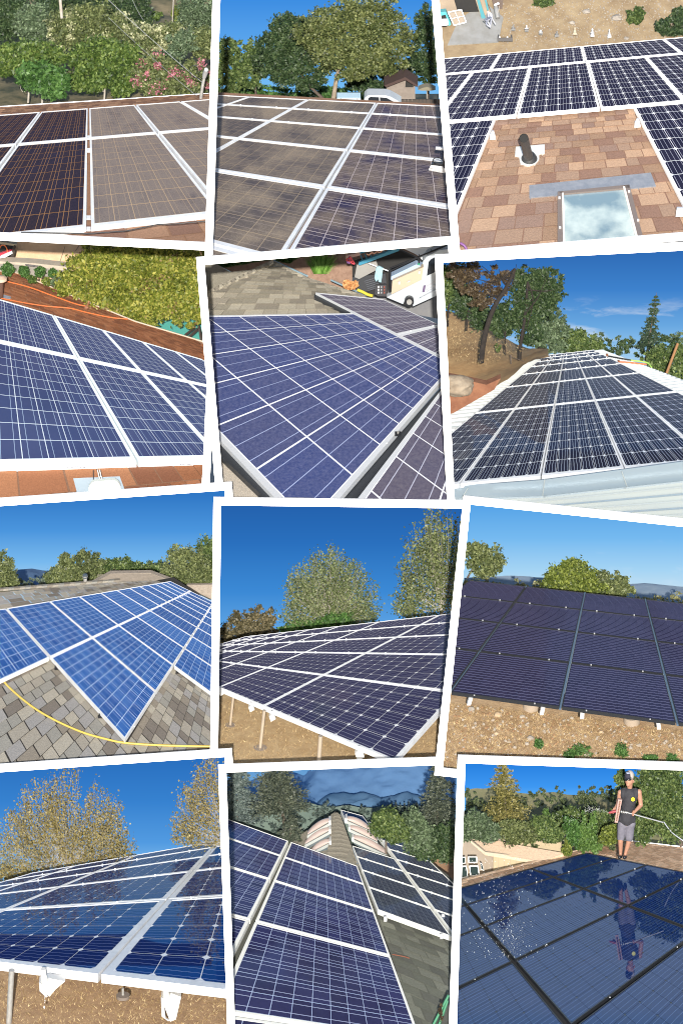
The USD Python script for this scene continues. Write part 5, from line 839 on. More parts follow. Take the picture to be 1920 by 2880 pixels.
# ================================================================ 9: black panels on dry ground
b = B[9]
H = fit([((0, 4), (595, 574)), ((0, 3), (522, 669)), ((0, 2), (431, 796)), ((0, 1), (304, 975)), ((1, 4), (960, 614)), ((1, 3), (935, 716)), ((1, 2), (908, 857)), ((1, 1), (868, 1045)), ((1, 0), (808, 1325)), ((2, 4), (1335, 648)), ((2, 3), (1365, 762)), ((2, 2), (1400, 911)), ((2, 1), (1451, 1119)), ((2, 0), (1533, 1428)), ((-1, 4), (240, 530))])
pl = b.plane(808, 1325, .9, 12)
c9 = cellmat('cell_all_black', (.016, .017, .042), (.026, .026, .062), (.14, .15, .26), 3, 'v', .035, rough=.12, spec=.5)
BLKA = plain('black_anodised', (.02, .022, .026), .35)
array(b, H, pl, grid([-1, 0, 1, 2, 3], range(0, 5), 10, 6), c9, BACKBLK, BLKA, 'all black', 'on dry rocky ground', fw=.008, gap=.016, thick=.09, cgap=.012, unit=(.8, 1.0))
for u in (0, 1, 2): b.sheet('array_rail', lay(H, [(u - .008, -.02), (u + .008, -.02), (u + .008, 4.02), (u - .008, 4.02)]), pl.off(-.05), plain('blue_grey_rail', (.10, .16, .24), .4, .2), None, 0, .05, label=f"dark rail in the {['left', 'middle', 'right'][u]} seam of the all black panels", cat='rail')
sky(b, 13, 640, 80, [(0, lin(205, 228, 242)), (.3, lin(165, 212, 244)), (.65, lin(118, 186, 240)), (1, lin(88, 165, 232))], dict(stretch=(.5, 1, 1.2), turn=.5, scale=.9, lo=.55, hi=.85, band=[(0, (.5,) * 3), (.4, (.4,) * 3), (.7, (0,) * 3), (1, (0,) * 3)], col=(.8, .88, .95)))
hill(b, 'mountains', [(150, 520), (450, 505), (520, 508), (700, 522), (1000, 560), (1240, 562), (1330, 560), (1420, 568), (1568, 572), (1620, 575)], 720, 10.5, 12, plain('haze_tinted_ridge', (.17, .23, .31), 1, 0, (.22, .28, .34), 3), .3, label='ridge tinted haze blue beyond black panels')  # pale blue haze is mixed into the ridge colour
put('woodland', leaves(b, [(x, 545 + (x - 200) * .085, 9.0, 70, 34, .4) for x in range(200, 760, 50)] + [(x, 655, 9.0, 70, 30, .4) for x in range(1250, 1620, 50)], 5200, 7, 2), leafy('autumn_wood', (.10, .11, .04), (.2, .2, .08), (.34, .32, .15), .2), label='olive woodland along the ridge foot behind the panels', cat='woodland', kind='stuff')
tree(b, 'thin_oak', 'thin leafed oak at the left edge of pale sky', 'tree', [(330, 400, 6.8, 120, 100, .5), (270, 340, 6.9, 70, 60, .4), (400, 440, 6.8, 70, 60, .3)], 3000, 9, OLIVE, [(230, 520, 6.8), (270, 450, 6.8), (320, 390, 6.8)], [(260, 320, 6.9), (420, 380, 6.8), (450, 440, 6.8), (340, 320, 6.8), (380, 460, 6.8)], 7, seed=3, shell=.1)
tree(b, 'round_oak', 'largest round oak rising behind the middle of black panels', 'tree', [(900, 510, 6.4, 135, 95, .5), (800, 520, 6.4, 100, 70, .4), (880, 570, 6.2, 190, 60, .4)], 7000, 9, YELGRN, [(900, 620, 6.3), (900, 520, 6.4)], seed=5); tree(b, 'round_oak', 'smaller oak right of the largest round oak', 'tree', [(1120, 560, 6.6, 110, 80, .4), (1180, 600, 6.5, 90, 50, .3)], 4000, 9, OLIVE, [(1120, 640, 6.6), (1120, 560, 6.6)], seed=6)
gp = b.plane(700, 1720, .25, 8)
ground9 = plain('straw_ground', (.27, .17, .09), .95, 0, (.42, .30, .18), 2.6, .9, 22)
b.sheet('dry_ground', [(60, 1180), (1620, 1300), (1620, 1760), (40, 1760)], gp, ground9, None, 0, .1, label='dry rocky ground before black panels', kind='structure')
REG9 = [(130, 1300), (800, 1370), (1600, 1480), (1600, 1740), (70, 1740)]
blades(b, gp, REG9, 11000, 16, STRAW, 'straw', label='dry straw covering the rocky ground', cat='straw'); pebbles(b, gp, REG9, 260, 11, plain('pale_stone', (.28, .23, .18), .9, 0, (.36, .32, .27), 5), 'stones', label='loose pale stones on the dry ground', cat='stones'); pebbles(b, gp, REG9, 300, 9, plain('clod', (.26, .15, .08), .95), 'clods', 8, label='lumps of reddish earth on the dry ground', cat='earth clods')
for i, (x, y, r, lb) in enumerate([(255, 1340, 22, 'grey rock under the left end of panels'), (420, 1375, 24, 'tan pointed rock below first rail end'), (570, 1385, 16, 'small tan rock beside pointed rock'), (1060, 1480, 14, 'dark stone near middle of the ground'), (620, 1520, 22, 'orange flat rock in the straw'), (410, 1490, 15, 'white stone in the straw at left')]):
    m = trimesh.creation.icosphere(2, 1); m.vertices *= (1 + (meshkit.fbm(m.vertices * 1.7 + i, 4) - .5)[:, None] * .9); m.vertices *= np.array([1.1, .9, .8]) * r * b.s * .01; put('rock', (m.vertices + b.at(x, y, dep(b, x, y, gp)), m.faces), [ROCKM, plain('tan_rock', (.42, .31, .2), .9)][i % 2], smooth=40, label=lb, cat='rock')
for x, y, rx, ry, lb in [(925, 1600, 70, 45, 'largest green weed patch on the dry ground'), (1185, 1595, 42, 38, 'green weed right of the largest patch'), (672, 1550, 24, 18, 'tiny green weed left of the largest patch'), (1365, 1640, 42, 26, 'low green weed near the right bottom'), (1500, 1650, 36, 22, 'green weed at right bottom corner'), (860, 1615, 30, 18, 'pale weed beside largest patch')]:
    tree(b, 'weed', lb, 'weed', [(x, y, dep(b, x, y, gp) - .05, rx, ry, .25)], 900, 5.5, LUSH, seed=x, shell=.05, clump=.32)
st = thing('array_stand', 'silver rail ends and concrete footings below the black panels', 'panel stand')
for x, y, sx in [(250, 1265, -14), (698, 1325, -10), (942, 1350, -3), (1412, 1415, 6)]:
    dd = dep(b, x, y, pl.off(-.15)) - .1; b.facing([(x - 10, y), (x + 14, y + 2), (x + 14 + sx, y + 48), (x - 10 + sx, y + 48)], dd, .2, 'rail_end', plain('rail_silver', (.6, .6, .6), .35, .3), st)
for x, y in [(625, 1315), (1250, 1405)]: c_ = b.at(x, y, dep(b, x, y + 30, gp) + .1); put('footing', tube([c_ - (0, 0, .18), c_ + (0, 0, .1)], 52 * b.s * .01, 20), plain('footing_tan', (.32, .26, .2), .9), st, smooth=40)

# ================================================================ 10: wet panels and the golden tree
b = B[10]
H = fit([((0, 0), (650, 1552)), ((0, 1), (1125, 1038)), ((0, 2), (1287, 850)), ((0, 3), (1372, 757)), ((0, 5), (1472, 655)), ((1, 1), (35, 1113)), ((1, 2), (405, 963)), ((1, 3), (745, 817)), ((1, 5), (910, 745))])
H = fit([((0, 0), (650, 1552)), ((0, 1), (1125, 1038)), ((0, 2), (1287, 850)), ((0, 5), (1472, 655)), ((1, 1), (35, 1113)), ((1, 2), (405, 963)), ((1, 5), (910, 745)), ((0, 3), (1372, 757))])
pl = b.plane(650, 1552, .4, -6)
c10 = cellmat('cell_wet_navy', (.002, .008, .07), (.004, .014, .10), (.16, .2, .36), 5, 'v', .016, rough=.02, spec=.85, tint=(.6, .8, 1))
array(b, H, pl, grid([0, 1, 2, 3], range(0, 6), 10, 6) + [(v, -.4, v, 0, v + 1, 4, 6) for v in range(0, 6)], c10, plain('wet_backsheet', (.62, .66, .72), .2), ALU, 'wet navy', 'under the golden tree', fw=.03, gap=.006, thick=.22, cgap=.02, chamfer=.09, unit=(.7, 1))
sky(b, 15, 900, 120, [(0, lin(135, 195, 240)), (.3, lin(82, 155, 225)), (.65, lin(55, 130, 208)), (1, lin(42, 112, 192))])
gp = Plane((0, 0, b.at(600, 1880, .5)[2] - .2), (0, 0, 1))
b.sheet('dry_ground', [(-40, 1480), (1560, 1600), (1560, 1960), (-40, 1960)], gp, plain('brown_ground', (.26, .16, .09), .95, 0, (.38, .25, .14), 2.4, .7, 25), None, 0, .1, label='brown ground under wet panels', kind='structure')
blades(b, gp, [(-30, 1540), (1540, 1640), (1540, 1900), (-30, 1900)], 4500, 18, STRAW, 'dry_grass', label='dry grass in the shade under the wet panels', cat='grass')
st = thing('array_stand', 'steel post and silver rail ends under the wet panels', 'panel stand'); SIL = plain('milled_silver', (.68, .67, .64), .35, .25)
b.tube([(78, 1520, .9), (68, 1700, .9), (58, 1900, .9)], 19, 'post', STEEL, st, n=14)
for x, y, k in [(300, 1590, 0), (1115, 1690, 1)]:
    d0 = .28
    b.facing([(x - 38, y + 10), (x + 30, y - 15), (x + 135, y + 5) if not k else (x + 95, y + 10), (x + 70, y + 60) if not k else (x + 60, y + 160), (x + 30, y + 108) if not k else (x + 22, y + 175), (x - 30, y + 40)], d0 + .05, .3, 'rail_end', SIL, st)
    b.facing([(x - 40, y + 12), (x - 26, y + 16), (x - 8 + 20 * (1 - k), y + 95 + 60 * k), (x + 20, y + 108 + 60 * k), (x + 8, y + 112 + 60 * k), (x - 36, y + 70 + 70 * k)], d0, .06, 'end_face', ALUD, st)
    b.tube([(x - 12, y - 78, d0 - .05), (x - 10, y - 40, d0 - .04), (x - 2, y + 5, d0)], [17, 20, 26], 'end_clamp', SIL, st, n=12)
b.tube([(820, 1640, 1.2), (822, 1690, 1.2)], 9, 'post', STEEL, st); c_ = b.at(822, 1690, 1.2); put('footing', tube([c_ - (0, 0, .06), c_ + (0, 0, .02)], 45 * b.s * .01, 18), plain('footing_dark', (.16, .13, .11), .9), st, smooth=40)
WATER = usdkit.material(stage, '/World/Looks/water_drop', {'p': ('principled_bsdf', {'base_color': (.9, .93, .96), 'roughness': .05, 'specular_ior_level': .8, 'transmission_weight': .3})}, surface='p.BSDF')
dr = trimesh.creation.icosphere(1, 1)
put('water_drips', join([(dr.vertices * r * b.s * .01 * (1, 1, 1.6) + b.at(x, y, .3), dr.faces) for x, y, r in [(300, 1700, 2.5), (299, 1712, 2), (301, 1725, 2.5), (298, 1738, 2), (296, 1768, 6)]]), WATER, label='water drops falling from the left rail end', cat='water drops', kind='stuff')
GOLD = leafy('golden_leaf', (.17, .13, .04), (.27, .22, .075), (.30, .26, .13), .35); BARKW = plain('white_bark', (.36, .33, .28), .8, 0, (.26, .23, .19), 8)
poplar(b, 'golden_tree', 'wide golden leaved tree with white branches at left', (450, 900, 9.0), fan_of(430, 880, 500, 740, -.05, 3.25), 24000, 6.4, GOLD, BARKW, 9, 4, 330, .075, tw=.75)
poplar(b, 'golden_tree', 'sparse golden tree cut by the right frame', (1500, 700, 8.6), fan_of(1440, 660, 300, 640, .2, 3.1), 10000, 6.4, GOLD, BARKW, 12, 8, 110, .075, tw=.9)
tree(b, 'low_scrub', 'low golden scrub at the left behind the array', 'bush', [(60, 930, 8.6, 120, 60, .4), (200, 900, 8.6, 140, 50, .4)], 1600, 7, GOLD, seed=3)

# ================================================================ 11: dome skylights, mountains
b = B[11]
H = fit([((0, 4), (468, 562)), ((0, 3), (415, 655)), ((0, 2), (348, 806)), ((0, 1), (228, 1068)), ((1, 4), (897, 718)), ((1, 3), (953, 842)), ((1, 2), (1017, 1010)), ((1, 1), (1113, 1297))])
HR = fit([((0, 0), (1015, 1010)), ((1, 0), (1493, 1158)), ((0, 1), (957, 842)), ((1, 1), (1388, 998)), ((0, 2), (922, 735)), ((1, 2), (1285, 862)), ((0, 4), (868, 588)), ((1, 4), (1120, 670))])
pl = b.plane(600, 1727, .4, 6); rp = pl.off(-.25)
c11 = cellmat('cell_dark_blue', (.016, .018, .05), (.03, .034, .11), (.30, .34, .5), 2, 'v', .03, rough=.07, spec=.7)
c11b = cellmat('cell_dark_mirror', (.024, .03, .05), (.034, .04, .062), (.30, .34, .4), 2, 'v', .02, rough=.05, spec=.8, tint=(.6, .8, 1))
BB11 = plain('blue_backsheet', (.34, .42, .62), .35)
array(b, H, pl, grid([-1, 0, 1], range(-1, 5), 10, 6), c11, BB11, plain('cream_frame', (.70, .71, .68), .4, .1), 'dark blue', 'left of the valley', fw=.015, gap=.014, thick=.14, cgap=.035, unit=(1.2, 1))
array(b, HR, pl, [(v, 0, v, 1, v + 1, 10, 6) for v in range(0, 4)] + [(v, 1.03, v, 2.03, v + 1, 10, 6) for v in range(0, 9)], c11b, plain('grey_line_backsheet', (.30, .34, .38), .3), plain('cream_frame', (.7, .71, .68)), 'mirror dark', 'right beside the dome skylights', fw=.02, gap=.014, thick=.14, cgap=.025, unit=(1, 1))
array(b, HR, pl, [(0, .12, 8.2, 1.0, 10.2, 10, 6)], c11b, plain('grey_line_backsheet', (.3, .34, .38), .3), plain('cream_frame', (.7, .71, .68)), 'pale mirrored', 'at the top of the ridge roof', fw=.02, gap=.014, thick=.14, cgap=.025)
ro = thing('shingle_roof', 'dark grey ridge roof carrying six dome skylights', 'roof')
RS = [(890, 730), (1120, 1300), (1270, 1760), (1600, 1760), (1600, 900), (1480, 780), (1140, 540), (1100, 500)]
b.sheet('roof_slope', [(40, 420), (470, 575), (900, 735), (1120, 1300), (1280, 1780), (60, 1780)], rp, GREYDK[2], ro, -.1, .1); b.sheet('roof_slope', RS, rp, GREYDK[2], ro, 0, .1)
shingles(b, ro, HR, rp, -1.2, 2.6, -3.6, .3, .2, .17, [(1030, 1030), (1500, 1170), (1560, 1180), (1560, 1500), (1400, 1760), (1270, 1760), (1115, 1300)], GREYDK, 300, .03)
shingles(b, ro, HR, rp, 2.03, 3.2, .5, 9, .3, .2, [(1120, 505), (1160, 545), (1520, 830), (1520, 900), (1115, 520)], GREYDK, 60, .02)
rd = dep(b, 750, 640, pl)
RB11 = shades('ridge_shingle', [(.15, .14, .115), (.18, .165, .135), (.125, .115, .095)])
b.sheet('roof_slope', [(470, 562), (755, 372), (770, 380), (830, 560), (900, 740), (700, 720)], b.plane(700, 640, rd + .1, 18, -14), RB11[0], ro, -.03, .1)
for k in range(34):
    t = (k / 34) ** .8; x0, y0, w = 812 - 42 * t, 705 - 320 * t, 95 * (1 - t) + 24
    b.sheet('ridge_course', [(x0 - w, y0 + 4 - w * .1), (x0 - w * .1, y0 - 6), (x0 + w * .75, y0 + 10), (x0 + w * .75, y0 + 2), (x0 - w * .1, y0 - 16), (x0 - w, y0 - 6 - w * .1)], b.plane(800, 705, rd - .3, 20), RB11[k % 3], ro, .04 + .003 * k, .04)
DOME = plain('rose_dome', (.34, .275, .255), .2, 0, (.30, .24, .22), 2, spec=.8); DW = plain('dome_white', (.5, .5, .49), .35)
DM = [('left', 0, [(578, 530), (722, 445)], 62), ('left', 1, [(562, 590), (722, 500)], 60), ('left', 2, [(600, 640), (724, 575)], 55), ('right', 0, [(826, 432), (975, 498)], 58), ('right', 1, [(846, 486), (1025, 572)], 58), ('right', 2, [(868, 552), (1085, 655)], 66)]
for i, (side, k, ((x0, y0), (x1, y1)), hh) in enumerate(DM):
    sk = thing('dome_skylight', f"rose dome skylight on {side} slope, {['farthest', 'middle', 'nearest'][k]} of its three", 'skylight', 'dome skylights astride the ridge'); d0 = rd + .5 - .12 * k
    n_ = 12; tt = np.linspace(0, 1, n_); base = np.array([b.at(x0 + (x1 - x0) * t, y0 + (y1 - y0) * t, d0) for t in tt]); up = hh * b.s * .0105
    prof = np.sin(np.pi * np.clip(tt * .94 + .03, 0, 1)) ** .6; V = []
    for a in np.linspace(0, np.pi, 9): V.append(base + np.c_[np.zeros(n_), .10 * (1 - math.cos(a)) * np.ones(n_), up * (.18 + .82 * prof * math.sin(a) * .62)])
    V = np.array(V).reshape(-1, 3); ix = np.arange(9 * n_).reshape(9, n_); a_, c_, e_, f_ = ix[:-1, :-1].ravel(), ix[:-1, 1:].ravel(), ix[1:, 1:].ravel(), ix[1:, :-1].ravel(); put('dome', (V, np.vstack([np.c_[a_, c_, e_], np.c_[a_, e_, f_]])), DOME, sk, smooth=True)
    b.facing([(x0 - 2, y0 - 4), (x0 - 2, y0 + 14), (x1 + 2, y1 + 14), (x1 + 2, y1 - 4)], d0 - .03, .06, 'curb_rail', plain('curb_grey', (.30, .32, .31), .5), sk); b.facing([(x0, y0 + 12), (x0 + 6, y0 + 26), (x1 - 4, y1 + 34), (x1, y1 + 12)], d0 - .01, .25, 'curb', plain('curb_dark', (.07, .09, .10), .6), sk)
    ex, ey = (x1, y1) if side == 'left' else (x0, y0)
    b.facing([(ex - 7, ey + 10), (ex - 7, ey - 14), (ex + 6, ey - 18), (ex + 7, ey + 14)], d0 - .06, .28, 'end_cap', DW, sk)
for x, y in [(1076, 1055), (1435, 1165), (1445, 1040)]: dd = dep(b, x, y, pl) - .04; b.facing([(x - 10, y + 22), (x - 12, y - 8), (x + 4, y - 14), (x + 12, y + 6), (x + 8, y + 22)], dd, .06, 'rail_end', ALUD, ro)
gu = thing('gutter', 'green metal gutter holding dead leaves at bottom right', 'gutter'); GG = plain('green_metal', (.05, .2, .11), .45, .1)
for o in (0, 34): b.tube([(1480 - o * .2, 1545 + o, .5), (1380 + o, 1740 + o * .3, .35)], 9, 'lip', GG, gu)
b.sheet('trough', [(1490, 1540), (1490, 1600), (1420, 1745), (1370, 1745)], pl.off(-.3), plain('green_trough', (.03, .11, .07), .6), gu)
put('dead_leaves', leaves(b, [(1430, 1650, .38, 22, 60, .08)], 160, 9, 3), RUST, label='brown dead leaves lying in the green gutter', cat='leaves', kind='stuff')
b.tube([(x, y, dep(b, x, y, rp.off(.03))) for x, y in curve([(1120, 1285), (1160, 1292), (1200, 1300), (1230, 1310)])], 3, 'twig', plain('red_twig', (.2, .07, .04), .8), label='reddish twig lying on the dark right slope', cat='twig')
an = thing('satellite_arm', 'small white antenna arm at the right roof edge', 'antenna'); b.tube([(1215, 545, rd + 1.0), (1232, 530, rd + 1.0), (1245, 510, rd + 1.0)], 3, 'arm', WHITE, an); b.tube([(1183, 505, rd + 1), (1200, 548, rd + 1)], 2.5, 'stay', STEEL, an)
b.tube([(1150, 545, dep(b, 1150, 545, rp)), (1520, 845, dep(b, 1520, 845, rp))], 4, 'roof_edge', plain('pale_edge', (.42, .36, .28)), ro)
sky(b, 15, 180, 60, [(0, lin(110, 165, 215)), (1, lin(95, 152, 208))])
MTN = plain('haze_tinted_mountain', (.10, .20, .37), 1, 0, (.115, .22, .39), 3.5, spec=0, detail=9)  # the blue of distant haze is put into the mountain colour
hill(b, 'mountains', [(20, 150), (200, 175), (420, 100), (560, 150), (640, 40), (900, 30), (1100, -20), (1350, 10), (1560, -10)], 330, 11.6, 14, MTN, .4, nx=90, nt=30, seed=4, label='steep mountain wall tinted haze blue')
hill(b, 'mountain_spur', [(20, 260), (300, 290), (600, 330), (900, 280), (960, 272), (1050, 290), (1180, 285), (1350, 330), (1560, 330)], 420, 10.8, 11.6, plain('haze_tinted_spur', (.06, .125, .22), 1, 0, (.08, .15, .25), 1.5, spec=0), .8, seed=6, label='darker blue spur below the mountain wall')  # spur colour carries painted haze as well
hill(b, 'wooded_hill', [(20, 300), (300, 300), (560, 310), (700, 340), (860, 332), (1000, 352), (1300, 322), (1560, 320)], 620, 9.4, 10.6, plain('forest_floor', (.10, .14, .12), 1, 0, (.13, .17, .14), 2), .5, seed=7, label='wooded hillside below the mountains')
rng = np.random.default_rng(3); HZ = leafy('haze_tinted_needle', (.05, .07, .062), (.062, .088, .074), (.08, .105, .085), .1)  # forest leaf colour greyed to stand in for haze
put('forest', leaves(b, [(rng.uniform(60, 1540), y, 9.2 + (1 - (y - 320) / 260) * 1.2, 42, 26, .3) for y in np.linspace(330, 570, 60)], 14000, 6, 6), HZ, label='haze tinted dark forest covering the wooded hill', cat='forest', kind='stuff')
PINE = leafy('haze_tinted_pine_needle', (.03, .042, .034), (.055, .07, .05), (.095, .105, .07), .1)  # needle colour greyed towards the haze
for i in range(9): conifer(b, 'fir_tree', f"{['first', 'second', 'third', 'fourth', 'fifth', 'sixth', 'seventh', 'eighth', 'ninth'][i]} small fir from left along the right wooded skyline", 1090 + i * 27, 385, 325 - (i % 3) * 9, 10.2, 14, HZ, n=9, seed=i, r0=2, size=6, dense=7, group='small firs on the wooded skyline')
conifer(b, 'pine_tree', 'tall dark pine with bare trunk left of the ridge', 450, 560, 60, 8.8, 175, PINE, n=24, seed=3, r0=15, size=10, dense=60, lean=-90, bare=.38, droop=.12, gap=.12, top=.5)
conifer(b, 'pine_tree', 'haze tinted pine at the left edge of the mountain view', 130, 470, 70, 10.0, 130, leafy('haze_tinted_pine', (.06, .09, .09), (.09, .12, .115), (.13, .16, .14), .1), n=22, seed=4, r0=10, size=10, dense=60, bare=.1, droop=.12, top=.4)  # haze over this pine is painted into its needles
conifer(b, 'pine_tree', 'young pine in front of the bare trunk', 470, 560, 400, 8.4, 110, PINE, n=14, seed=6, r0=6, size=10, dense=50, bare=.05, droop=.1, gap=.2)
conifer(b, 'pine_tree', 'tall pine at the right under the frame corner', 1400, 640, 60, 8.2, 170, PINE, n=32, seed=7, r0=15, size=10, dense=58, lean=20, bare=.12, droop=.3, gap=.1, top=.25)
for lb, bl, n, mt in [('rounded green oak right of the dome skylights', [(1080, 440, 7.4, 105, 75, .5), (1150, 500, 7.2, 90, 60, .4)], 5500, OAK), ('yellow green oak between round oak and right pine', [(1260, 450, 7.6, 90, 90, .5), (1300, 540, 7.4, 110, 80, .5)], 5000, GREYGRN), ('dark oak beside the right edge below tall pine', [(1450, 560, 7.4, 100, 120, .5), (1350, 600, 7.3, 110, 60, .4)], 5000, OAKDK)]:
    tree(b, 'oak_tree', lb, 'tree', bl, n, 8.5, mt, [(bl[0][0], 640, 7.5), (bl[0][0], bl[0][1], 7.5)], seed=len(lb))
b.sheet('red_ground', [(1340, 640), (1560, 640), (1560, 860), (1500, 840)], Plane(b.at(1450, 840, rd + .4), (0, -.25, 1)), SOIL, None, 0, .1, label='reddish bare ground beyond the right roof edge', kind='structure')

# ================================================================ 12: person rinsing black panels
b = B[12]
H = fit([((0, 3), (115, 1033)), ((1, 3), (698, 850)), ((0, 2), (240, 1173)), ((1, 2), (903, 933)), ((0, 1), (430, 1408)), ((1, 1), (1200, 1043)), ((1, 4), (560, 795)), ((2, 4), (930, 685)), ((2, 3), (1095, 720)), ((2, 2), (1330, 765)), ((0, 0), (830, 1850))])
pl = b.plane(800, 1829, .4, -6); rp = pl.off(-.12)
c12 = cellmat('cell_black_mirror', (.004, .018, .09), (.008, .028, .125), (.05, .09, .22), 4, 'v', .03, rough=.02, spec=.32, tint=(.3, .62, 1))  # blue base colour stands in for part of the sky reflection
array(b, H, pl, grid([-2, -1, 0, 1, 2], [-2, -1, 0, 1, 2, 3, 4], 10, 6)[0:0] + grid([-1, 0, 1, 2], [-1, 0, 1, 2, 3, 4], 10, 6), c12, BACKBLK, BLKA, 'mirror black', 'below the standing person', fw=.007, gap=.018, thick=.08, cgap=.012, chamfer=.05, unit=(.7, 1.0))
ro = thing('shingle_roof', 'sand brown shingle ridge roof where the person stands', 'roof')
R12 = [(40, 940), (100, 862), (560, 742), (1130, 598), (1600, 655), (1600, 1900), (40, 1900)]
b.sheet('deck', R12, rp, plain('dark_underlay', (.03, .03, .032), .8), ro, -.02, .08)
shingles(b, ro, H, rp, 2.0, 3.6, -1, 6, .095, .1, [(930, 660), (1130, 598), (1600, 655), (1600, 825), (1095, 722), (930, 686)], SAND, 200, .03)
shingles(b, ro, H, rp, -.4, 2.1, 4.0, 4.7, .075, .16, [(40, 930), (100, 862), (560, 742), (1130, 600), (930, 686), (560, 796), (40, 940)], SAND, 100, .03)
b.tube([(1120, 600, dep(b, 1120, 600, rp)), (1600, 652, dep(b, 1600, 652, rp))], 6, 'ridge_edge', WHITE, ro)
sky(b, 19, 330, 90, [(0, lin(95, 176, 248)), (.35, lin(62, 152, 242)), (1, lin(38, 128, 224))])
hill(b, 'wooded_hill', [(60, 262), (200, 245), (300, 236), (450, 262), (600, 285), (800, 305), (1000, 300), (1130, 315), (1600, 330)], 790, 12.9, 17, plain('hill_olive', (.13, .13, .06), .95, 0, (.24, .21, .11), 2.2), .6, seed=3, label='sunny wooded hill behind the person')
rng = np.random.default_rng(9); HL = leafy('hill_leaf', (.03, .05, .02), (.065, .09, .035), (.14, .16, .07), .2)
put('forest', leaves(b, [(rng.uniform(70, 1200), y, 12.7 + (1 - (y - 250) / 350) * 4, 40, 20, .3) for y in np.linspace(258, 640, 150)], 46000, 6.5, 4), HL, label='scattered trees over the sunny wooded hill', cat='forest', kind='stuff')
SPR = leafy('spruce_gold', (.07, .075, .02), (.15, .14, .04), (.27, .23, .08), .15)
conifer(b, 'conifer_tree', 'tall golden green conifer at left against the hill', 392, 560, 80, 12.5, 190, SPR, n=26, seed=2, r0=12, size=9, dense=62, lean=-30, bare=.05, droop=.15, gap=.05, top=.12)
CYP = leafy('cypress', (.03, .07, .015), (.07, .14, .03), (.14, .22, .06), .2)
for i, (x, y0, y1, w, lb) in enumerate([(655, 480, 390, 40, 'small cypress in the distance left of the water spray'), (795, 690, 560, 34, 'pointed yellow cypress beside the flat roof'), (900, 660, 430, 46, 'slim cypress left of the person'), (965, 660, 405, 66, 'tallest dark cypress near the person')]): tree(b, 'cypress_tree', lb, 'tree', [(x, y1 + (y0 - y1) * f, 11.9 - i * .1, w * (.25 + .75 * f), (y0 - y1) * .2, .2) for f in (.15, .4, .65, .88)], 2200, 8, CYP if i % 3 != 1 else YELGRN, [(x, y0, 11.9), (x, y1, 11.9)], r0=4, seed=i)
for lb, bl, n, mt in [('bluish green bush cluster at the left above garage roof', [(190, 500, 11.7, 110, 80, .5), (270, 540, 11.5, 90, 60, .4), (120, 560, 11.5, 40, 40, .3)], 5500, GREYGRN), ('olive bushes under the golden conifer', [(430, 540, 11.7, 100, 70, .4), (540, 550, 11.6, 80, 60, .4)], 4200, OLIVE), ('rounded green trees behind the flat roof', [(640, 520, 11.6, 100, 80, .4), (700, 560, 11.5, 70, 50, .3)], 4200, OAK), ('yellow bushes to the right of the dark cypress', [(1060, 570, 11.3, 60, 50, .3), (1110, 550, 11.3, 60, 60, .3)], 2400, YELGRN), ('light green tree between cypress and flat roof', [(800, 500, 12.1, 40, 50, .3), (840, 560, 11.7, 50, 80, .3)], 2200, LUSH), ('shaded trees filling the gap behind cypresses', [(1000, 520, 12.7, 140, 110, .4), (800, 450, 13.1, 110, 70, .4)], 5000, OAK)]:
    tree(b, 'bush_cluster' if 'bush' in lb else 'oak_tree', lb, 'bush' if 'bush' in lb else 'tree', bl, n, 8, mt, seed=len(lb))
tree(b, 'oak_tree', 'big oak with hanging leaves at the right behind person', 'tree', [(1470, 260, 11.9, 130, 140, .6), (1360, 330, 11.8, 100, 140, .5), (1230, 230, 12.2, 110, 70, .4), (1500, 480, 11.6, 110, 120, .5), (1330, 500, 11.7, 110, 80, .4), (1160, 190, 12.3, 50, 60, .3), (1420, 160, 12.2, 140, 60, .5), (1290, 600, 11.5, 60, 30, .3)], 16000, 9, OAK, [(1560, 640, 11.8), (1480, 450, 11.8), (1400, 280, 11.9), (1280, 170, 12.1)], [(1200, 170, 12.2), (1330, 480, 11.7), (1480, 250, 11.8)], 16, seed=11, shell=.15)
hn = thing('house', 'beige house with low gable roof and dark windows at left', 'house'); hd = dep(b, 560, 745, rp) + .25
BG = plain('beige_siding', (.40, .325, .21), .85, 0, (.36, .29, .185), 2); BGS = plain('taupe_siding', (.25, .21, .17), .85, 0, (.29, .24, .19), 2); FAS = plain('fascia_tan', (.46, .38, .29), .7)
b.facing([(300, 840), (302, 700), (620, 735), (620, 840)], hd + .15, .2, 'wall', BG, hn); b.facing([(60, 900), (70, 610), (110, 580), (245, 690), (305, 700), (310, 850)], hd + .35, .2, 'gable_wall', BGS, hn)
for i in range(9): b.facing([(240 + i * 8, 830), (240 + i * 8, 698), (243 + i * 8, 698), (243 + i * 8, 830)], hd + .3, .06, 'siding_board', plain('siding_ridge', (.32, .265, .2), .85), hn)
for i in range(7): b.facing([(335 + i * 40, 840), (335 + i * 40, 712 + i * 4), (337 + i * 40, 712 + i * 4), (337 + i * 40, 840)], hd + .13, .03, 'batten', BGS, hn)
b.sheet('roof_slope', [(100, 572), (300, 600), (520, 645), (780, 690), (640, 742), (590, 742), (245, 684)], Plane(b.at(420, 700, hd + .05), (0, -.22, 1)), SAND[3], hn, .02, .08); b.facing([(240, 698), (244, 682), (560, 722), (660, 738), (640, 752), (560, 738)], hd, .06, 'fascia', FAS, hn); b.facing([(95, 575), (105, 570), (246, 682), (242, 698)], hd + .02, .1, 'barge_board', FAS, hn)
b.facing([(480, 690), (480, 612), (755, 605), (757, 690)], hd + .6, .2, 'wall', BG, hn); b.facing([(275, 606), (275, 598), (790, 594), (785, 606), (640, 612)], hd + .5, .5, 'roof_slab', plain('taupe_roof', (.27, .22, .18), .8), hn)
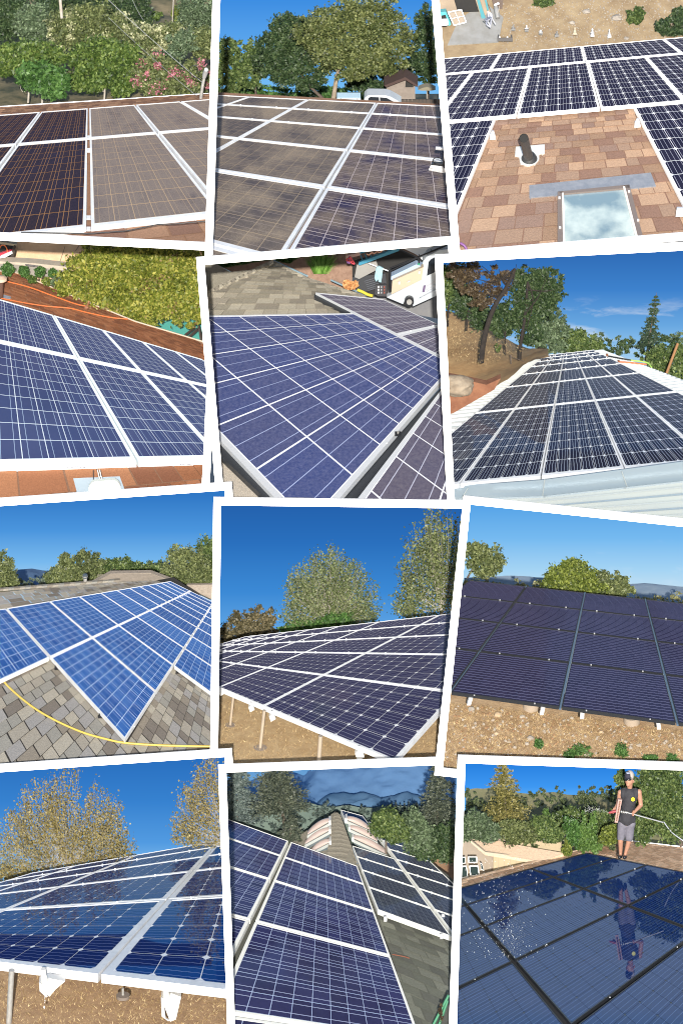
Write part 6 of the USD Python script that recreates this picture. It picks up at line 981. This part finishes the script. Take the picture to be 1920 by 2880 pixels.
for Q in ([(132, 715), (192, 715), (194, 752), (134, 752)], [(140, 775), (200, 775), (210, 838), (148, 845)], [(90, 720), (114, 718), (116, 758), (88, 760)], [(88, 778), (122, 775), (132, 850), (84, 860)], [(214, 755), (228, 765), (238, 808), (222, 800)]):
    w_ = put('window', solid(b.cut(Q), Plane((0, hd + .33, 0), (0, -1, 0)), 0, .04), WHITE, hn); c_ = np.mean(Q, 0); put('pane', solid(b.cut([tuple(c_ + (np.array(p) - c_) * .82) for p in Q]), Plane((0, hd + .32, 0), (0, -1, 0)), 0, .02), plain('green_glass', (.02, .035, .035), .05), w_)
# ---- the person
PD = dep(b, 1165, 722, pl.off(.02)); PS = b.size(PD) / 2.452             # PS: metres per unit of the close-up in which the figure was measured
O = b.at(0, 0, PD)
def F3(x, y, dz=0.0):
    """A joint of the figure: close-up picture position (x, y), dz metres towards the viewer."""
    gx, gy = 1660 + x * .17, 2140 + y * .17; return at_depth([(gx, gy)], PD - dz)[0]
U1 = .17 * .01 * (1 + PD / DIST)
def hullchain(bones, refine=.035, smooth=6):
    M = manifold3d.Manifold; body = None
    for p, q, r0, r1 in bones:
        s0 = M.sphere(r0 * U1, 20).translate(tuple(p)); s1 = M.sphere(r1 * U1, 20).translate(tuple(q)); h = M.batch_hull([s0, s1]); body = h if body is None else body + h
    me = body.refine_to_length(refine).to_mesh(); t = trimesh.Trimesh(np.array(me.vert_properties[:, :3]), np.array(me.tri_verts), process=True); trimesh.smoothing.filter_taubin(t, iterations=smooth); return t
J = dict(hipL=F3(520, 1050), hipR=F3(655, 1050), kneeL=F3(497, 1330, .06), kneeR=F3(635, 1330, .05), ankL=F3(497, 1555), ankR=F3(572, 1560, .02), toeL=F3(478, 1598, .16), toeR=F3(560, 1600, .16), pel=F3(588, 1020), waist=F3(600, 880), chest=F3(632, 640), neck=F3(650, 450), head=F3(640, 340, .02), crown=F3(648, 250), chin=F3(622, 395, .08),
         shL=F3(495, 530), shR=F3(800, 520), elL=F3(455, 720, -.02), elR=F3(835, 735, .02), wrL=F3(400, 800, .18), wrR=F3(725, 850, .28))
skin = plain('skin', (.40, .21, .14), .5, 0, (.35, .18, .12), 8)
bones = [(J['chest'], J['neck'], 95, 38), (J['neck'], J['head'], 40, 62), (J['head'], J['crown'], 68, 62), (J['head'], J['chin'], 62, 34), (J['chest'], J['waist'], 110, 95), (J['waist'], J['pel'], 95, 95), (J['chest'], J['shL'], 80, 48), (J['chest'], J['shR'], 80, 48), (J['shL'], J['elL'], 46, 34), (J['shR'], J['elR'], 46, 34), (J['elL'], J['wrL'], 35, 22), (J['elR'], J['wrR'], 35, 22),
         (J['pel'], J['hipL'], 90, 68), (J['pel'], J['hipR'], 90, 68), (J['hipL'], J['kneeL'], 68, 44), (J['hipR'], J['kneeR'], 68, 44), (J['kneeL'], J['ankL'], 44, 25), (J['kneeR'], J['ankR'], 44, 25), (J['ankL'], J['toeL'], 26, 20), (J['ankR'], J['toeR'], 26, 20)]
bones += [(F3(618, 335, .09), F3(612, 362, .13), 9, 11), (F3(712, 330, -.02), F3(714, 362, -.02), 12, 9), (F3(612, 385, .1), F3(634, 388, .1), 8, 8)]
def hand(w, d, side, curl):
    """Palm, four fingers of unequal length bent round what they hold, and a thumb from the side of the palm."""
    out = []; d = d / np.linalg.norm(d); ac = side / np.linalg.norm(side); n = np.cross(d, ac); pw = w + d * 42 * U1
    out += [(w, pw + ac * 14 * U1, 20, 17), (w, pw - ac * 14 * U1, 20, 17)]
    for k, (o, L) in enumerate([(-21, 40), (-7, 46), (7, 43), (21, 34)]):
        p = pw + ac * o * U1; q = p + (d * .8 + n * curl * .5) * L * .5 * U1; r = q + (d * .1 + n * curl) * L * .45 * U1; e = r + (-d * .6 + n * curl * .5) * L * .35 * U1; out += [(p, q, 9, 8), (q, r, 8, 7), (r, e, 7, 6)]
    t0 = w + d * 14 * U1 - ac * 20 * U1; t1 = t0 + (-ac * .7 + d * .6) * 26 * U1; out += [(t0, t1, 10, 8), (t1, t1 + (d * .7 + n * curl * .7) * 20 * U1, 8, 7)]
    return out
bones += hand(J['wrR'], F3(690, 880, .34) - J['wrR'], F3(700, 900, .3) - F3(700, 840, .3), 1) + hand(J['wrL'], F3(350, 860, .24) - J['wrL'], F3(380, 900, .2) - F3(380, 840, .2), 1)
pe = thing('person', 'person in black tank top, grey shorts and cap holding a brush pole', 'person')
put('body', (lambda t: (t.vertices, t.faces))(hullchain(bones, .03, 5)), skin, pe, smooth=True)
TOP = plain('black_jersey', (.022, .022, .028), .85, 0, (.04, .04, .048), 9, .5, 14)
def garment(parts, name, mat):
    t = hullchain(parts, .04, 7); put(name, (t.vertices, t.faces), mat, pe, smooth=True)
garment([(F3(560, 535), F3(742, 525), 66, 66), (F3(640, 560, .03), F3(640, 680, .03), 112, 112), (F3(560, 540), F3(640, 660), 84, 112), (F3(742, 530), F3(640, 660), 70, 112), (F3(635, 650), F3(608, 860), 116, 116), (F3(608, 850), F3(598, 960), 112, 122), (F3(540, 960), F3(670, 975), 84, 80), (F3(545, 500), F3(566, 470), 22, 24), (F3(752, 490), F3(745, 470), 20, 22)], 'tank_top', TOP)
SHO = plain('grey_shorts', (.12, .115, .145), .85, 0, (.16, .155, .19), 7, .4, 12)
garment([(F3(545, 1040), F3(655, 1040), 92, 92), (F3(530, 1060), F3(502, 1275, .03), 84, 62), (F3(645, 1060), F3(640, 1275, .03), 88, 68)], 'shorts', SHO)
for nm, a_, t_ in (('left', 'ankL', 'toeL'), ('right', 'ankR', 'toeR')): garment([(J[a_] - (0, 0, .05), J[t_], 34, 26), (J[t_], J[t_] - (0, .0, .01), 27, 27), (J[a_] - (0, 0, .06), J[a_] + (0, .05, -.09), 30, 26)], 'shoe', BLACK)
CAPM = plain('cap_navy', (.02, .02, .036), .8)
garment([(F3(648, 235), F3(640, 262, .01), 72, 76)], 'cap', plain('cap_mesh', (.36, .33, .31), .8)); garment([(F3(622, 236, .05), F3(618, 262, .07), 56, 58)], 'cap_front', CAPM); garment([(F3(585, 285, .13), F3(670, 278, .12), 9, 9), (F3(590, 268, .1), F3(650, 262, .1), 13, 13), (F3(570, 292, .14), F3(610, 296, .19), 7, 7), (F3(610, 296, .19), F3(660, 284, .14), 7, 7)], 'cap_brim', CAPM)
t_ = meshkit.text_mesh('~~', .05, .004)
garment([(F3(595, 200, .14), F3(650, 205, .14), 4, 4), (F3(600, 214, .145), F3(640, 217, .145), 4, 4)], 'cap_stitching', plain('cap_thread', (.45, .5, .65), .7))
garment([(F3(582, 318, .19), F3(602, 320, .2), 18, 18), (F3(638, 315, .19), F3(662, 311, .17), 19, 18), (F3(600, 308, .2), F3(640, 304, .2), 6, 6), (F3(660, 302, .18), F3(712, 300, .03), 6, 6)], 'sunglasses', plain('dark_lens', (.012, .012, .014), .1))
bq = F3(697, 570, .0); dq = trimesh.creation.cylinder(31 * U1, .02, sections=28); dq.apply_transform(trimesh.transformations.rotation_matrix(math.pi / 2, (1, 0, 0))); put('badge', (dq.vertices + np.array([bq[0], F3(697, 570)[1] - .215, bq[2] - .02]), dq.faces), plain('badge_yellow', (.75, .7, .02), .5), pe)
tl = thing('brush_pole', 'telescopic grey pole with a long bristle brush head', 'brush pole')
put('pole', tube([F3(560, 850, .36), F3(700, 885, .36), F3(1200, 1022, .3)], 10 * U1, 10), plain('pole_grey', (.36, .37, .38), .35, .4), tl, smooth=40); put('grip', tube([F3(430, 842, .36), F3(560, 850, .36)], 14 * U1, 10), BLACK, tl, smooth=40)
for i in range(4): put('collar', tube([F3(500 + i * 30, 845 + i * 4, .36), F3(512 + i * 30, 847 + i * 4, .36)], 22 * U1, 12), STEEL, tl, smooth=40)
put('brush_head', solid(Polygon([(1660 + x * .17, 2140 + y * .17) for x, y in [(455, 645), (522, 652), (450, 1030), (398, 1022)]]), Plane((0, PD - .46, 0), (0, -1, 0)), 0, .07), plain('brush_pink', (.42, .27, .24), .7), tl)
for i in range(13): put('bristle_tuft', tube([F3(488 - i * 4.6, 680 + i * 26, .47), F3(486 - i * 4.6, 680 + i * 26, .53)], 11 * U1, 8), plain('bristle_brown', (.16, .08, .05), .9), tl)
put('nozzle', tube([F3(420, 835, .3), F3(360, 850, .3), F3(300, 865, .3)], [24 * U1, 22 * U1, 12 * U1], 12), plain('red_nozzle', (.28, .05, .06), .4), tl, smooth=40)
b.tube([(x, y, dd) for x, y, dd in curve([(1440, 482, PD - .3), (1475, 530, PD - .2), (1510, 565, PD - .1), (1560, 600, PD), (1600, 625, PD)])], 3.5, 'water_hose', plain('hose_grey', (.42, .44, .52), .5), label='thin grey hose running from pole end to right frame', cat='hose')
rng = np.random.default_rng(21); W = []
for i in range(620):
    if i < 200: t = rng.random() ** .7; x, y, dd, r = 1075 - 165 * t, 418 - 70 * t + 55 * t * t + rng.normal() * (3 + 12 * t), PD - .3 + rng.normal() * .1, rng.uniform(.7, 1.6)
    elif i < 250: x, y, dd, r = rng.normal() * 50 + 820, rng.normal() * 30 + 450, PD - .2 + rng.normal() * .3, rng.uniform(.8, 2.0)
    else: x, y, dd, r = rng.normal() * 130 + 330, rng.uniform(720, 1400), rng.uniform(1.5, 4), rng.uniform(.8, 2.2)
    W.append((dr.vertices * r * .62 * b.s * .01 * (1, 1, 2.6 if i > 250 else 1.4) + b.at(x, y, dd), dr.faces))
SP = usdkit.material(stage, '/World/Looks/spray_white', {'p': ('principled_bsdf', {'base_color': (.9, .93, .96), 'roughness': .15, 'specular_ior_level': .8})}, surface='p.BSDF')
put('water_spray', join(W), SP, label='water spray arcing from the nozzle and falling on panels', cat='water spray', kind='stuff')
sp = [];
for i in range(500):
    x, y = rng.normal() * 55 + 420, rng.normal() * 70 + 1260; sp.append((dr.vertices * rng.uniform(.3, .75) * b.s * .01 + pl.hit(b.g([(x, y)]), .02)[0], dr.faces))
put('splash', join(sp), SP, label='splash of fine droplets on the left mirror black panels', cat='water splash', kind='stuff')
print(stat)
